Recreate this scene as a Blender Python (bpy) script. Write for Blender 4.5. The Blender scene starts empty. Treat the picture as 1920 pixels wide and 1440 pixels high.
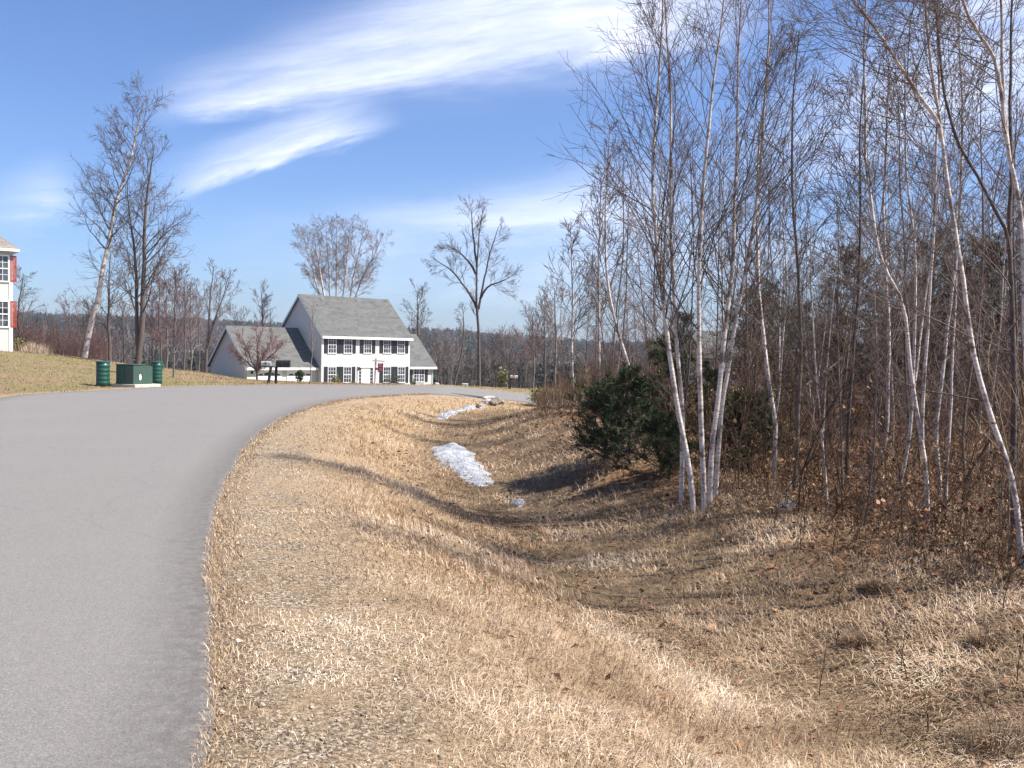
import bpy, math
import numpy as np
from mathutils import Matrix, Vector

# ---------------------------------------------------------------- camera / sky / sun / exposure
S = bpy.context.scene
C = S.collection
F = 1730.0                       # focal length in photo pixels (1920 wide)
PITCH, ROLL = math.radians(-1.99), math.radians(1.0)
CAMZ = 1.6
cam_d = bpy.data.cameras.new('camera'); cam = bpy.data.objects.new('camera', cam_d); C.objects.link(cam)
CM = Matrix.Rotation(math.pi/2 + PITCH, 4, 'X') @ Matrix.Rotation(ROLL, 4, 'Z')
cam.matrix_world = Matrix.Translation((0, 0, CAMZ)) @ CM
cam_d.sensor_width = 36; cam_d.lens = 36*F/1920; cam_d.clip_end = 6000; cam_d.clip_start = 0.05
S.camera = cam

SUN_EL = math.radians(51)
sx, sy = 0.985, -0.17
sund = Vector((sx*math.cos(SUN_EL), sy*math.cos(SUN_EL), math.sin(SUN_EL))).normalized()
sl = bpy.data.lights.new('sun', 'SUN'); sl.energy = 5.0; sl.angle = math.radians(0.5); sl.color = (1.0, 0.945, 0.86)
so = bpy.data.objects.new('sun', sl); C.objects.link(so)
so.rotation_euler = (-sund).to_track_quat('-Z', 'Y').to_euler(); so.location = (20, -10, 40)

S.view_settings.view_transform = 'Standard'; S.view_settings.look = 'None'
S.view_settings.exposure = 1.05; S.view_settings.gamma = 1
S.render.engine = 'CYCLES'
S.cycles.max_bounces = 6; S.cycles.diffuse_bounces = 3; S.cycles.transparent_max_bounces = 8

w = bpy.data.worlds.new('World'); S.world = w; w.use_nodes = True
nt = w.node_tree; nt.nodes.clear()
def mk(t, **k):
    n = nt.nodes.new(t)
    for a, b in k.items(): setattr(n, a, b)
    return n
def M_(op, a, b=None, c=None, clamp=False):
    n = mk('ShaderNodeMath', operation=op); n.use_clamp = clamp
    for i, v in enumerate((a, b, c)):
        if v is None: continue
        if isinstance(v, (int, float)): n.inputs[i].default_value = v
        else: nt.links.new(v, n.inputs[i])
    return n.outputs[0]
def SM(v, lo, hi):
    n = mk('ShaderNodeMapRange', interpolation_type='SMOOTHSTEP')
    nt.links.new(v, n.inputs[0]); n.inputs[1].default_value = lo; n.inputs[2].default_value = hi
    return n.outputs[0]
sky = mk('ShaderNodeTexSky', sky_type='NISHITA', sun_disc=False)
sky.sun_elevation = SUN_EL; sky.sun_rotation = math.atan2(sx, sy)
sky.altitude = 150; sky.air_density = 1.0; sky.dust_density = 0.9; sky.ozone_density = 3.0
tc = mk('ShaderNodeTexCoord'); sp = mk('ShaderNodeSeparateXYZ'); nt.links.new(tc.outputs['Generated'], sp.inputs[0])
yy = M_('MAXIMUM', M_('ABSOLUTE', sp.outputs[1]), 0.05)
A = M_('DIVIDE', sp.outputs[0], yy); E = M_('DIVIDE', sp.outputs[2], yy)
def cirrus(ax, ex, ang, length, width, up_soft, dn_soft, amp, nscale, seed):
    """one streak of cirrus in sky direction space, sharp below and feathered above"""
    ca, sa = math.cos(ang), math.sin(ang)
    da = M_('SUBTRACT', A, ax); de = M_('SUBTRACT', E, ex)
    s = M_('ADD', M_('MULTIPLY', da, ca), M_('MULTIPLY', de, sa))
    c = M_('SUBTRACT', M_('MULTIPLY', de, ca), M_('MULTIPLY', da, sa))
    cb = mk('ShaderNodeCombineXYZ'); nt.links.new(M_('MULTIPLY', s, 3.2), cb.inputs[0]); nt.links.new(M_('MULTIPLY', c, 14.0), cb.inputs[1]); cb.inputs[2].default_value = seed
    nz = mk('ShaderNodeTexNoise'); nz.inputs['Scale'].default_value = nscale; nz.inputs['Detail'].default_value = 6; nz.inputs['Roughness'].default_value = 0.6; nz.inputs['Distortion'].default_value = 0.4
    nt.links.new(cb.outputs[0], nz.inputs['Vector'])
    n = nz.outputs[0]
    cw = M_('ADD', c, M_('MULTIPLY', M_('SUBTRACT', n, 0.5), 0.07))
    wid = M_('MULTIPLY', SM(s, 0.0, length), width)                      # opens like a wedge
    lo = SM(cw, -dn_soft, dn_soft)
    hi = M_('SUBTRACT', 1.0, SM(M_('SUBTRACT', cw, wid), -up_soft*0.4, up_soft))
    sf = M_('MULTIPLY', SM(s, -0.03, 0.07), M_('SUBTRACT', 1.0, SM(s, length*0.85, length*1.35)))
    m = M_('MULTIPLY', M_('MULTIPLY', lo, hi), sf)
    cf = mk('ShaderNodeCombineXYZ'); nt.links.new(M_('MULTIPLY', s, 7.0), cf.inputs[0]); nt.links.new(M_('ADD', M_('MULTIPLY', c, 60.0), M_('MULTIPLY', n, 3.0)), cf.inputs[1]); cf.inputs[2].default_value = seed+5
    fz = mk('ShaderNodeTexNoise'); fz.inputs['Scale'].default_value = 1.0; fz.inputs['Detail'].default_value = 7; fz.inputs['Roughness'].default_value = 0.65; nt.links.new(cf.outputs[0], fz.inputs['Vector'])
    m = M_('MULTIPLY', m, M_('MULTIPLY', M_('ADD', 0.50, M_('MULTIPLY', SM(n, 0.3, 0.72), 0.75)), M_('ADD', 0.55, M_('MULTIPLY', SM(fz.outputs[0], 0.3, 0.7), 0.45))))
    return M_('MULTIPLY', m, amp)
def PX(px, py): return (px-960)/F, (660+(px-960)*0.0175-py)/F
cl = [cirrus(*PX(300, 232), 0.16, 0.50, 0.085, 0.085, 0.012, 0.85, 1.0, 1.0),
      cirrus(*PX(480, 185), 0.12, 0.46, 0.17, 0.11, 0.06, 0.5, 0.9, 7.3),
      cirrus(*PX(320, 366), 0.29, 0.20, 0.022, 0.05, 0.008, 0.9, 1.1, 3.7),
      cirrus(*PX(640, 452), 0.09, 0.30, 0.02, 0.05, 0.02, 0.6, 1.3, 12.1),
      cirrus(*PX(1380, 330), 0.25, 0.40, 0.15, 0.09, 0.06, 0.7, 1.0, 22.4),
      cirrus(*PX(-60, 420), 0.10, 0.10, 0.03, 0.05, 0.02, 0.45, 1.6, 31.0),
      cirrus(*PX(560, 540), 0.03, 0.6, 0.03, 0.05, 0.03, 0.45, 1.2, 41.0),
      cirrus(*PX(380, 480), 0.05, 0.5, 0.05, 0.06, 0.04, 0.30, 1.2, 53.0)]
cs = cl[0]
for c_ in cl[1:]: cs = M_('SUBTRACT', 1.0, M_('MULTIPLY', M_('SUBTRACT', 1.0, cs), M_('SUBTRACT', 1.0, c_)))
tint = mk('ShaderNodeMixRGB', blend_type='MULTIPLY'); tint.inputs[0].default_value = 1; tint.inputs[2].default_value = (0.84, 0.99, 1.30, 1); nt.links.new(sky.outputs[0], tint.inputs[1])
mixc = mk('ShaderNodeMixRGB'); nt.links.new(cs, mixc.inputs[0]); nt.links.new(tint.outputs[0], mixc.inputs[1])
mixc.inputs[2].default_value = (10.2, 10.4, 11.6, 1)
bg = mk('ShaderNodeBackground'); bg.inputs[1].default_value = 0.066
nt.links.new(mixc.outputs[0], bg.inputs[0])
wo = mk('ShaderNodeOutputWorld'); nt.links.new(bg.outputs[0], wo.inputs[0])

# ---------------------------------------------------------------- helpers
def norm(a): return a/np.maximum(np.linalg.norm(a, axis=-1, keepdims=True), 1e-9)
rng = np.random.default_rng(7)
def smooth(a, lo, hi):
    t = np.clip((a-lo)/(hi-lo), 0, 1); return t*t*(3-2*t)
_perm = np.random.default_rng(3).random((256, 256))
def vnoise(x, y, s=1.0, seed=0):
    x = np.asarray(x)*s+seed*17.3+1000; y = np.asarray(y)*s+seed*9.1+1000
    xi = np.floor(x).astype(int); yi = np.floor(y).astype(int); fx = x-xi; fy = y-yi
    fx = fx*fx*(3-2*fx); fy = fy*fy*(3-2*fy)
    g = lambda a, b: _perm[a & 255, b & 255]
    return (g(xi, yi)*(1-fx)+g(xi+1, yi)*fx)*(1-fy)+(g(xi, yi+1)*(1-fx)+g(xi+1, yi+1)*fx)*fy-0.5
def fbm(x, y, s=1.0, o=3, seed=0):
    return sum(vnoise(x, y, s*2**i, seed+i)*0.5**i for i in range(o))

CM3 = np.array([[CM[i][j] for j in range(3)] for i in range(3)])
def ray(px, py):
    d = CM3 @ np.array([(px-960)/F, (720-py)/F, -1.0]); return d
def at(px, py, Y):
    d = ray(px, py); return np.array([0, 0, CAMZ]) + d*(Y/d[1])

NE = np.array([(-0.4, -40), (-0.55, -8), (-0.75, 0), (-1.11, 3.5), (-2.03, 6.3), (-2.78, 8.6), (-3.69, 12.1), (-4.6, 16.5), (-5.25, 21), (-5.55, 25.0), (-5.5, 28.2), (-5.0, 30.9), (-3.85, 33.3), (-2, 35.0), (1, 36.4), (6, 38), (14, 41), (26, 45), (60, 52), (120, 62)], float)
FE = np.array([(-7.6, -40), (-7.9, -8), (-8.3, 2), (-10.2, 12), (-12.8, 20.5), (-15.5, 28.2), (-14.9, 31), (-13.9, 34.9), (-13.2, 36.9), (-11, 39.3), (-7.6, 41), (-3.8, 41.8), (-1, 43), (4, 45.5), (12, 48.5), (24, 52.5), (58, 59.5), (120, 71)], float)
def chaikin(p, n=2):
    for _ in range(n):
        q = np.empty((2*len(p), p.shape[1])); q[0] = p[0]; q[-1] = p[-1]
        q[1:-1:2] = p[:-1]*0.75+p[1:]*0.25; q[2:-1:2] = p[:-1]*0.25+p[1:]*0.75
        p = q
    return p
NEs, FEs = chaikin(NE), chaikin(FE)
def sdist(P, x, y, sign):
    x = np.asarray(x, float); y = np.asarray(y, float)
    best = np.full(x.shape, 1e9); sg = np.ones(x.shape)
    for a, b in zip(P[:-1], P[1:]):
        e = b-a; L = e@e
        if L < 1e-9: continue
        t = np.clip(((x-a[0])*e[0]+(y-a[1])*e[1])/L, 0, 1)
        dx = x-a[0]-t*e[0]; dy = y-a[1]-t*e[1]; d = dx*dx+dy*dy
        cr = (e[0]*(y-a[1])-e[1]*(x-a[0]))
        m = d < best-1e-9
        best = np.where(m, d, best); sg = np.where(m, np.where(cr < 0, 1, -1), sg)
    return np.sqrt(best)*sg*sign
def dN(x, y): return sdist(NEs, x, y, 1)      # + on the ditch side
def dF(x, y): return sdist(FEs, x, y, -1)     # + on the lawn side

def Gz(x, y):
    """land beyond the road: lawn, house plots, valley, far hills"""
    t = x/np.maximum(y, 5)
    t = np.clip(t, -0.75, 0.75)
    Y0 = np.interp(t, [-.56, -.36, -.2, -.08, 0, .3], [28, 37, 40, 41.5, 43, 50])
    sl = np.interp(t, [-.56, -.464, -.41, -.346, -.286, -.208, -.0855, -.036, 0.05, .3], [.043, .027, .010, -.0075, -.027, -.0325, -.0385, -.055, -.06, -.03])
    YL = np.interp(t, [-.6, -.464, -.37, -.34], [60, 60, 66, 71])
    z = sl*(np.clip(y, 0, YL)-Y0); z = np.where(y < Y0, 0, z)
    k = np.interp(t, [-.6, -.4, -.345, -.3, -.085, -.04, .05, .3], [.10, .10, .075, .062, .062, .10, .10, .03])
    z2 = -k*np.clip(y-YL, 0, 40)
    z3 = -0.13*np.clip(y-YL-40, 0, 1e9)
    z = np.maximum(z+z2+z3, -13+2*vnoise(x, y, 0.01, 5))
    # far hills
    hx = np.interp(t, [-.75, -.5, -.37, -.2, -.07, .0, .1, .3, .75], [46, 37, 33, 24, 22, 16, 9, 14, 26])
    hill = -13 + (hx+13)*smooth(y, 260, 1350) + 5*fbm(x, y, 0.0035, 3, 4)*smooth(y, 300, 900)
    hill = hill - 25*smooth(y, 1400, 2300)
    return np.where(y > 250, np.maximum(z, hill), z)
def road_z(x, y):
    r = -0.10*np.clip(x+3.0, 0, 40)*smooth(y, 29, 35)
    return r + 0.04*smooth(-dF_cache(x, y), 0, 3)*0
def dF_cache(x, y): return np.zeros_like(x)
def bankz(x, y):
    return -0.42+0.42*smooth(y, 11, 29)-0.03*np.clip(y-40, 0, 60)
def H(x, y, micro=True):
    x = np.asarray(x, float); y = np.asarray(y, float)
    dn = dN(x, y); df = dF(x, y)
    rz = road_z(x, y)
    G = Gz(x, y)
    dep = -0.92+0.42*smooth(y, 16, 31)
    a = -0.05*np.clip(dn, 0, 1) - (-dep-0.05)*smooth(dn, 0.7, 4.0)
    bk = bankz(x, y)+0.25*fbm(x, y, 0.22, 3, 2)
    ditch = a+(bk-dep)*smooth(dn, 4.2, 7.2+0.8*vnoise(x, y, 0.25, 8))
    ditch = ditch+rz*(1-smooth(dn, 0, 4))
    ditch = ditch*(1-smooth(y, 44, 70))+G*smooth(y, 44, 70)
    lawn = rz+(G-rz)*smooth(df, 0, 5)
    z = np.where(dn > 0, ditch, np.where(df > 0, lawn, rz-0.06))
    mx = np.maximum(dn, df); z = np.where(mx > 0, z-0.022*(1-smooth(mx, 0.02, 0.22)), z)
    out = np.clip(np.maximum(dn, df), 0, 1)
    if micro:
        z = z+out*(0.05*fbm(x, y, 0.9, 3, 11)+0.022*fbm(x, y, 4.5, 2, 15))
    return z
def h1(x, y): return float(H(np.array([x]), np.array([y]))[0])
def gnd(px, py, lo=2.5, hi=160):
    d = ray(px, py); d = d/d[1]
    ts = np.concatenate([np.arange(lo, 50, 0.1), np.arange(50, hi, 0.5)])
    zz = CAMZ+d[2]*ts; hh = H(d[0]*ts, ts)
    i = np.argmax(zz < hh)
    t = ts[i] if (zz < hh).any() else hi
    return np.array([d[0]*t, t, h1(d[0]*t, t)])

def mesh_np(name, V, Q, mat=None, smoothf=False, attrs=None):
    V = np.asarray(V, np.float32).reshape(-1, 3); Q = np.asarray(Q, np.int32)
    me = bpy.data.meshes.new(name); k = Q.shape[1]
    me.vertices.add(len(V)); me.vertices.foreach_set('co', V.ravel())
    me.loops.add(Q.size); me.loops.foreach_set('vertex_index', Q.ravel())
    me.polygons.add(len(Q)); me.polygons.foreach_set('loop_start', np.arange(0, Q.size, k, dtype=np.int32)); me.polygons.foreach_set('loop_total', np.full(len(Q), k, np.int32))
    if smoothf: me.polygons.foreach_set('use_smooth', np.ones(len(Q), bool))
    me.update(calc_edges=True)
    for an, arr in (attrs or {}).items():
        at_ = me.attributes.new(an, 'FLOAT', 'POINT'); at_.data.foreach_set('value', np.asarray(arr, np.float32))
    if mat: me.materials.append(mat)
    return me
def link(name, me, parent=None, loc=None):
    o = bpy.data.objects.new(name, me); C.objects.link(o)
    if parent: o.parent = parent
    if loc is not None: o.location = loc
    return o
def tag(o, label=None, cat=None, group=None, kind=None):
    if label: o['label'] = label
    if cat: o['category'] = cat
    if group: o['group'] = group
    if kind: o['kind'] = kind
    return o
def empty(name, loc, rz=0, **k):
    o = bpy.data.objects.new(name, None); C.objects.link(o); o.location = loc; o.rotation_euler = (0, 0, rz); o.empty_display_size = 0.3
    tag(o, **k); return o
def copy_thing(o, loc, rz=0, sc=1.0, label=None):
    c = o.copy(); C.objects.link(c); c.location = loc; c.rotation_euler = (0, 0, rz); c.scale = (sc, sc, sc) if np.isscalar(sc) else sc
    if label: c['label'] = label
    for ch in [q for q in bpy.data.objects if q.parent == o]:
        d = ch.copy(); C.objects.link(d); d.parent = c
        for g in [q for q in bpy.data.objects if q.parent == ch]:
            e = g.copy(); C.objects.link(e); e.parent = d
    return c

class MB:
    """collects shapes, links them as one mesh object"""
    def __init__(s): s.v = []; s.f = []
    def add(s, v, f):
        n = len(s.v); s.v += [tuple(map(float, p)) for p in v]; s.f += [tuple(i+n for i in q) for q in f]; return s
    def box(s, x0, x1, y0, y1, z0, z1):
        v = [(x, y, z) for z in (z0, z1) for (x, y) in ((x0, y0), (x1, y0), (x1, y1), (x0, y1))]
        return s.add(v, [(3, 2, 1, 0), (4, 5, 6, 7), (0, 1, 5, 4), (1, 2, 6, 5), (2, 3, 7, 6), (3, 0, 4, 7)])
    def prism(s, poly, a0, a1, axis):
        """polygon (2D) extruded along axis 'x','y' or 'z'"""
        n = len(poly)
        def p3(p, a): return {'x': (a, p[0], p[1]), 'y': (p[0], a, p[1]), 'z': (p[0], p[1], a)}[axis]
        v = [p3(p, a0) for p in poly]+[p3(p, a1) for p in poly]
        return s.add(v, [tuple(range(n))[::-1], tuple(range(n, 2*n))]+[(i, (i+1) % n, n+(i+1) % n, n+i) for i in range(n)])
    def lathe(s, prof, n=20, c=(0, 0, 0)):
        v = []; f = []
        for r, z in prof:
            v += [(c[0]+r*math.cos(2*math.pi*i/n), c[1]+r*math.sin(2*math.pi*i/n), c[2]+z) for i in range(n)]
        for j in range(len(prof)-1):
            f += [(j*n+i, j*n+(i+1) % n, (j+1)*n+(i+1) % n, (j+1)*n+i) for i in range(n)]
        f += [tuple(range(n))[::-1], tuple(range((len(prof)-1)*n, len(prof)*n))]
        return s.add(v, f)
    def bar(s, a, b, r0, r1=None, n=8):
        a = Vector(a); b = Vector(b); d = (b-a).normalized(); q = d.to_track_quat('Z', 'Y'); r1 = r0 if r1 is None else r1
        v = [a+q @ Vector((r0*math.cos(2*math.pi*i/n), r0*math.sin(2*math.pi*i/n), 0)) for i in range(n)]
        v += [b+q @ Vector((r1*math.cos(2*math.pi*i/n), r1*math.sin(2*math.pi*i/n), 0)) for i in range(n)]
        return s.add(v, [(i, (i+1) % n, n+(i+1) % n, n+i) for i in range(n)]+[tuple(range(n))[::-1], tuple(range(n, 2*n))])
    def build(s, name, mat, parent=None, bevel=0, smooth_=False, loc=None):
        me = bpy.data.meshes.new(name); me.from_pydata(s.v, [], s.f); me.update(); me.materials.append(mat)
        if smooth_: me.polygons.foreach_set('use_smooth', [len(p.vertices) == 4 for p in me.polygons])
        o = link(name, me, parent, loc)
        if bevel:
            b = o.modifiers.new('bevel', 'BEVEL'); b.width = bevel; b.segments = 2; b.limit_method = 'ANGLE'
        return o

# ---------------------------------------------------------------- materials
def newmat(name):
    m = bpy.data.materials.new(name); m.use_nodes = True; t = m.node_tree; t.nodes.clear()
    o = t.nodes.new('ShaderNodeOutputMaterial'); b = t.nodes.new('ShaderNodeBsdfPrincipled'); t.links.new(b.outputs[0], o.inputs[0])
    b.inputs['Roughness'].default_value = 0.85; b.inputs['Specular IOR Level'].default_value = 0.25
    return m, t, b
class N:
    """tiny node-graph helper for one material"""
    def __init__(s, t):
        s.t = t; s.tc = t.nodes.new('ShaderNodeTexCoord'); s.co = s.tc.outputs['Object']
    def n(s, kind): return s.t.nodes.new(kind)
    def L(s, a, b): s.t.links.new(a, b)
    def map(s, sc, src=None):
        m = s.n('ShaderNodeMapping'); m.inputs['Scale'].default_value = sc; s.L(src or s.co, m.inputs[0]); return m.outputs[0]
    def noise(s, scale, detail=4, rough=0.55, vec=None, dist=0):
        m = s.n('ShaderNodeTexNoise'); m.inputs['Scale'].default_value = scale; m.inputs['Detail'].default_value = detail; m.inputs['Roughness'].default_value = rough; m.inputs['Distortion'].default_value = dist
        s.L(vec or s.co, m.inputs['Vector']); return m.outputs[0]
    def voro(s, scale, vec=None, out='Distance'):
        m = s.n('ShaderNodeTexVoronoi'); m.inputs['Scale'].default_value = scale; s.L(vec or s.co, m.inputs['Vector']); return m.outputs[out]
    def ramp(s, f, stops):
        m = s.n('ShaderNodeValToRGB'); r = m.color_ramp
        while len(r.elements) < len(stops): r.elements.new(0.5)
        for e, (p, c) in zip(r.elements, stops):
            e.position = p; e.color = tuple(c)+(1,) if hasattr(c, '__len__') else (c, c, c, 1)
        s.L(f, m.inputs[0]); return m.outputs[0]
    def mix(s, f, a, b, mode='MIX'):
        m = s.n('ShaderNodeMixRGB'); m.blend_type = mode
        for i, v in enumerate((f, a, b)):
            if isinstance(v, (int, float)): m.inputs[i].default_value = v if i == 0 else (v, v, v, 1)
            elif isinstance(v, tuple): m.inputs[i].default_value = v+(1,)
            else: s.L(v, m.inputs[i])
        return m.outputs[0]
    def attr(s, name):
        m = s.n('ShaderNodeAttribute'); m.attribute_name = name; return m.outputs['Fac']
    def math(s, op, a, b=None, clamp=False):
        m = s.n('ShaderNodeMath'); m.operation = op; m.use_clamp = clamp
        for i, v in enumerate((a, b)):
            if v is None: continue
            if isinstance(v, (int, float)): m.inputs[i].default_value = v
            else: s.L(v, m.inputs[i])
        return m.outputs[0]
    def bump(s, b, hgt, dist=0.02, strength=1.0):
        m = s.n('ShaderNodeBump'); m.inputs['Distance'].default_value = dist; m.inputs['Strength'].default_value = strength
        s.L(hgt, m.inputs['Height']); s.L(m.outputs[0], b.inputs['Normal'])

def simple(name, col, rough=0.7, var=0.12, scale=6, bump=0, metal=0, spec=0.25):
    m, t, b = newmat(name); g = N(t)
    f = g.noise(scale, 5)
    c = g.ramp(f, [(0.25, tuple(x*(1-var) for x in col)), (0.75, tuple(min(1, x*(1+var)) for x in col))])
    g.L(c, b.inputs['Base Color']); b.inputs['Roughness'].default_value = rough; b.inputs['Metallic'].default_value = metal; b.inputs['Specular IOR Level'].default_value = spec
    if bump: g.bump(b, g.noise(scale*8, 4), bump)
    return m

MAT = {}
def ground_mat():
    m, t, b = newmat('ground_surface'); g = N(t)
    big = g.noise(0.35, 4, 0.6); mid = g.noise(2.3, 5, 0.65, dist=0.5); fine = g.noise(38, 5, 0.7)
    st = g.noise(9, 6, 0.7, vec=g.map((1.0, 3.2, 1)), dist=1.2)
    straw = g.ramp(st, [(0.25, (.15, .10, .058)), (0.45, (.33, .235, .135)), (0.62, (.47, .33, .205)), (0.8, (.62, .465, .31))])
    straw = g.mix(g.ramp(mid, [(0.42, 0.0), (0.7, 0.55)]), straw, (.27, .20, .115), 'MIX')
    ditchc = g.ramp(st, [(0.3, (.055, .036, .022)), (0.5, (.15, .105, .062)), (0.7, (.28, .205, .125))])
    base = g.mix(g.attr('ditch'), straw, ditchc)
    # gravel shoulder
    vcol = g.voro(75, vec=None, out='Color'); sepr = g.n('ShaderNodeSeparateColor'); g.L(vcol, sepr.inputs[0])
    grav = g.ramp(sepr.outputs[0], [(0.0, (.09, .065, .045)), (0.35, (.22, .165, .11)), (0.75, (.36, .28, .195)), (0.96, (.58, .51, .41))])
    gf = g.math('MULTIPLY', g.attr('gravel'), g.ramp(g.noise(3.0, 4), [(0.35, 0.35), (0.6, 1.0)]), True)
    base = g.mix(gf, base, grav)
    # leaf litter
    lv = g.voro(14, out='Color'); sep2 = g.n('ShaderNodeSeparateColor'); g.L(lv, sep2.inputs[0])
    lit = g.ramp(sep2.outputs[0], [(0.0, (.05, .026, .014)), (0.4, (.15, .075, .038)), (0.75, (.25, .135, .07)), (1.0, (.37, .24, .13))])
    lit = g.mix(g.ramp(g.noise(0.9, 4), [(0.5, 0.0), (0.62, 0.8)]), lit, (.33, .24, .14))
    base = g.mix(g.math('MULTIPLY', g.attr('litter'), g.ramp(mid, [(0.3, 0.75), (0.55, 1.0)]), True), base, lit)
    # lawn
    lw = g.ramp(g.noise(5, 5, 0.7), [(0.3, (.14, .10, .055)), (0.55, (.25, .175, .105)), (0.8, (.37, .27, .17))])
    lw = g.mix(g.ramp(g.noise(0.16, 3), [(0.42, 0.0), (0.62, 0.75)]), lw, (.17, .165, .062))
    base = g.mix(g.attr('lawn'), base, lw)
    # wooded far land
    fw = g.ramp(g.noise(0.05, 6, 0.7), [(0.35, (.045, .040, .034)), (0.5, (.085, .066, .055)), (0.6, (.11, .09, .07)), (0.72, (.035, .055, .030))])
    base = g.mix(g.attr('far'), base, fw)
    g.L(base, b.inputs['Base Color']); b.inputs['Roughness'].default_value = 0.95; b.inputs['Specular IOR Level'].default_value = 0.1
    hh = g.math('ADD', g.math('MULTIPLY', st, 0.7), g.math('MULTIPLY', fine, 0.5))
    g.bump(b, hh, 0.05, 0.9)
    return m
MAT['ground'] = ground_mat()

def road_mat():
    m, t, b = newmat('asphalt'); g = N(t)
    sp_ = g.noise(120, 5, 0.8); big = g.noise(0.5, 5, 0.6); md = g.noise(5, 5, 0.65)
    c = g.ramp(sp_, [(0.34, (.075, .068, .063)), (0.50, (.172, .160, .148)), (0.66, (.31, .29, .27))])
    c = g.mix(g.ramp(big, [(0.35, 0.0), (0.65, 0.3)]), c, (.205, .190, .175))
    c = g.mix(g.ramp(md, [(0.55, 0.0), (0.8, 0.22)]), c, (.12, .115, .12))
    e = g.attr('edge')      # sand and dirt washed to the verge
    c = g.mix(g.math('MULTIPLY', e, g.ramp(g.noise(11, 5, 0.7), [(0.30, 0.15), (0.62, 0.9)]), True), c, (.098, .088, .078))
    # thin sealed cracks
    cr = g.voro(0.22, vec=g.map((1, 1, 1)), out='Distance')
    v = g.n('ShaderNodeTexVoronoi'); v.feature = 'DISTANCE_TO_EDGE'; v.inputs['Scale'].default_value = 0.17
    wv = g.n('ShaderNodeVectorMath'); wv.operation = 'ADD'; nn = g.n('ShaderNodeTexNoise'); nn.inputs['Scale'].default_value = 0.9; nn.inputs['Detail'].default_value = 5
    g.L(g.co, nn.inputs['Vector']); g.L(g.co, wv.inputs[0]); g.L(nn.outputs['Color'], wv.inputs[1]); g.L(wv.outputs[0], v.inputs['Vector'])
    c = g.mix(g.ramp(v.outputs[0], [(0.0, 0.25), (0.002, 0.0)]), c, (.09, .085, .085))
    g.L(c, b.inputs['Base Color']); b.inputs['Roughness'].default_value = 0.82; b.inputs['Specular IOR Level'].default_value = 0.3
    g.bump(b, g.math('ADD', sp_, g.math('MULTIPLY', g.noise(90, 3), 0.6)), 0.004, 0.8)
    return m
MAT['road'] = road_mat()
MAT['darkapron'] = simple('dark_asphalt', (.055, .055, .062), 0.85, 0.2, 30, 0.004)

def blade_mat(name, stops, rough=0.7):
    m, t, b = newmat(name); g = N(t)
    g.L(g.ramp(g.attr('tone'), stops), b.inputs['Base Color']); b.inputs['Roughness'].default_value = rough; b.inputs['Specular IOR Level'].default_value = 0.15
    return m
MAT['straw'] = blade_mat('straw', [(0.0, (.11, .07, .042)), (0.25, (.24, .16, .10)), (0.55, (.42, .30, .195)), (0.85, (.60, .46, .325)), (1.0, (.74, .62, .47))])
MAT['lawnblade'] = blade_mat('lawn_blades', [(0.0, (.075, .075, .032)), (0.35, (.14, .115, .058)), (0.7, (.25, .175, .105)), (1.0, (.38, .28, .18))])
MAT['leaf'] = blade_mat('dead_leaf', [(0.0, (.055, .025, .014)), (0.4, (.15, .065, .033)), (0.75, (.26, .125, .062)), (1.0, (.36, .22, .13))])
MAT['brush'] = blade_mat('brush_stem', [(0.0, (.025, .017, .012)), (0.4, (.070, .043, .028)), (0.75, (.145, .085, .052)), (1.0, (.28, .22, .15))])
MAT['pebble'] = blade_mat('pebbles', [(0.0, (.13, .10, .075)), (0.5, (.31, .24, .165)), (0.85, (.46, .38, .28)), (1.0, (.66, .62, .55))])
MAT['needle'] = blade_mat('pine_needles', [(0.0, (.012, .022, .010)), (0.5, (.032, .048, .020)), (0.85, (.068, .088, .036)), (1.0, (.14, .14, .06))], 0.55)
MAT['evergreen'] = blade_mat('evergreen_leaves', [(0.0, (.012, .024, .010)), (0.6, (.035, .062, .024)), (1.0, (.10, .12, .045))])
MAT['oliveshrub'] = blade_mat('olive_leaves', [(0.0, (.09, .085, .025)), (0.6, (.19, .18, .06)), (1.0, (.34, .30, .12))])
MAT['farcrown'] = blade_mat('far_crowns', [(0.0, (.020, .034, .020)), (0.25, (.035, .055, .028)), (0.32, (.085, .068, .058)), (0.7, (.125, .10, .088)), (1.0, (.18, .15, .13))])

def birch_mat():
    m, t, b = newmat('birch_bark'); g = N(t)
    band = g.noise(1.0, 5, 0.75, vec=g.map((9, 9, 42)))
    patch = g.noise(1.0, 4, 0.6, vec=g.map((3.5, 3.5, 4.2)), dist=0.6)
    c = g.ramp(band, [(0.33, (.08, .058, .048)), (0.42, (.46, .39, .35)), (0.6, (.70, .64, .58)), (0.8, (.80, .76, .71))])
    c = g.mix(g.ramp(patch, [(0.51, 0.0), (0.61, 0.88)]), c, (.13, .09, .075))
    c = g.mix(g.math('MULTIPLY', g.attr('up'), 0.92, True), c, (.20, .115, .090))
    g.L(c, b.inputs['Base Color']); b.inputs['Roughness'].default_value = 0.75
    g.bump(b, band, 0.004)
    return m
MAT['birch'] = birch_mat()
def bark_mat(name, c0, c1):
    m, t, b = newmat(name); g = N(t)
    f = g.noise(1.0, 6, 0.7, vec=g.map((30, 30, 6)))
    g.L(g.ramp(f, [(0.3, c0), (0.7, c1)]), b.inputs['Base Color']); g.bump(b, f, 0.01); return m
MAT['bark'] = bark_mat('grey_brown_bark', (.045, .034, .030), (.165, .13, .115))
MAT['barkpale'] = bark_mat('pale_grey_bark', (.08, .062, .052), (.24, .20, .17))
MAT['twig'] = bark_mat('dark_twigs', (.080, .058, .048), (.185, .140, .118))
MAT['twigred'] = bark_mat('red_twigs', (.11, .065, .060), (.22, .145, .135))
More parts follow.
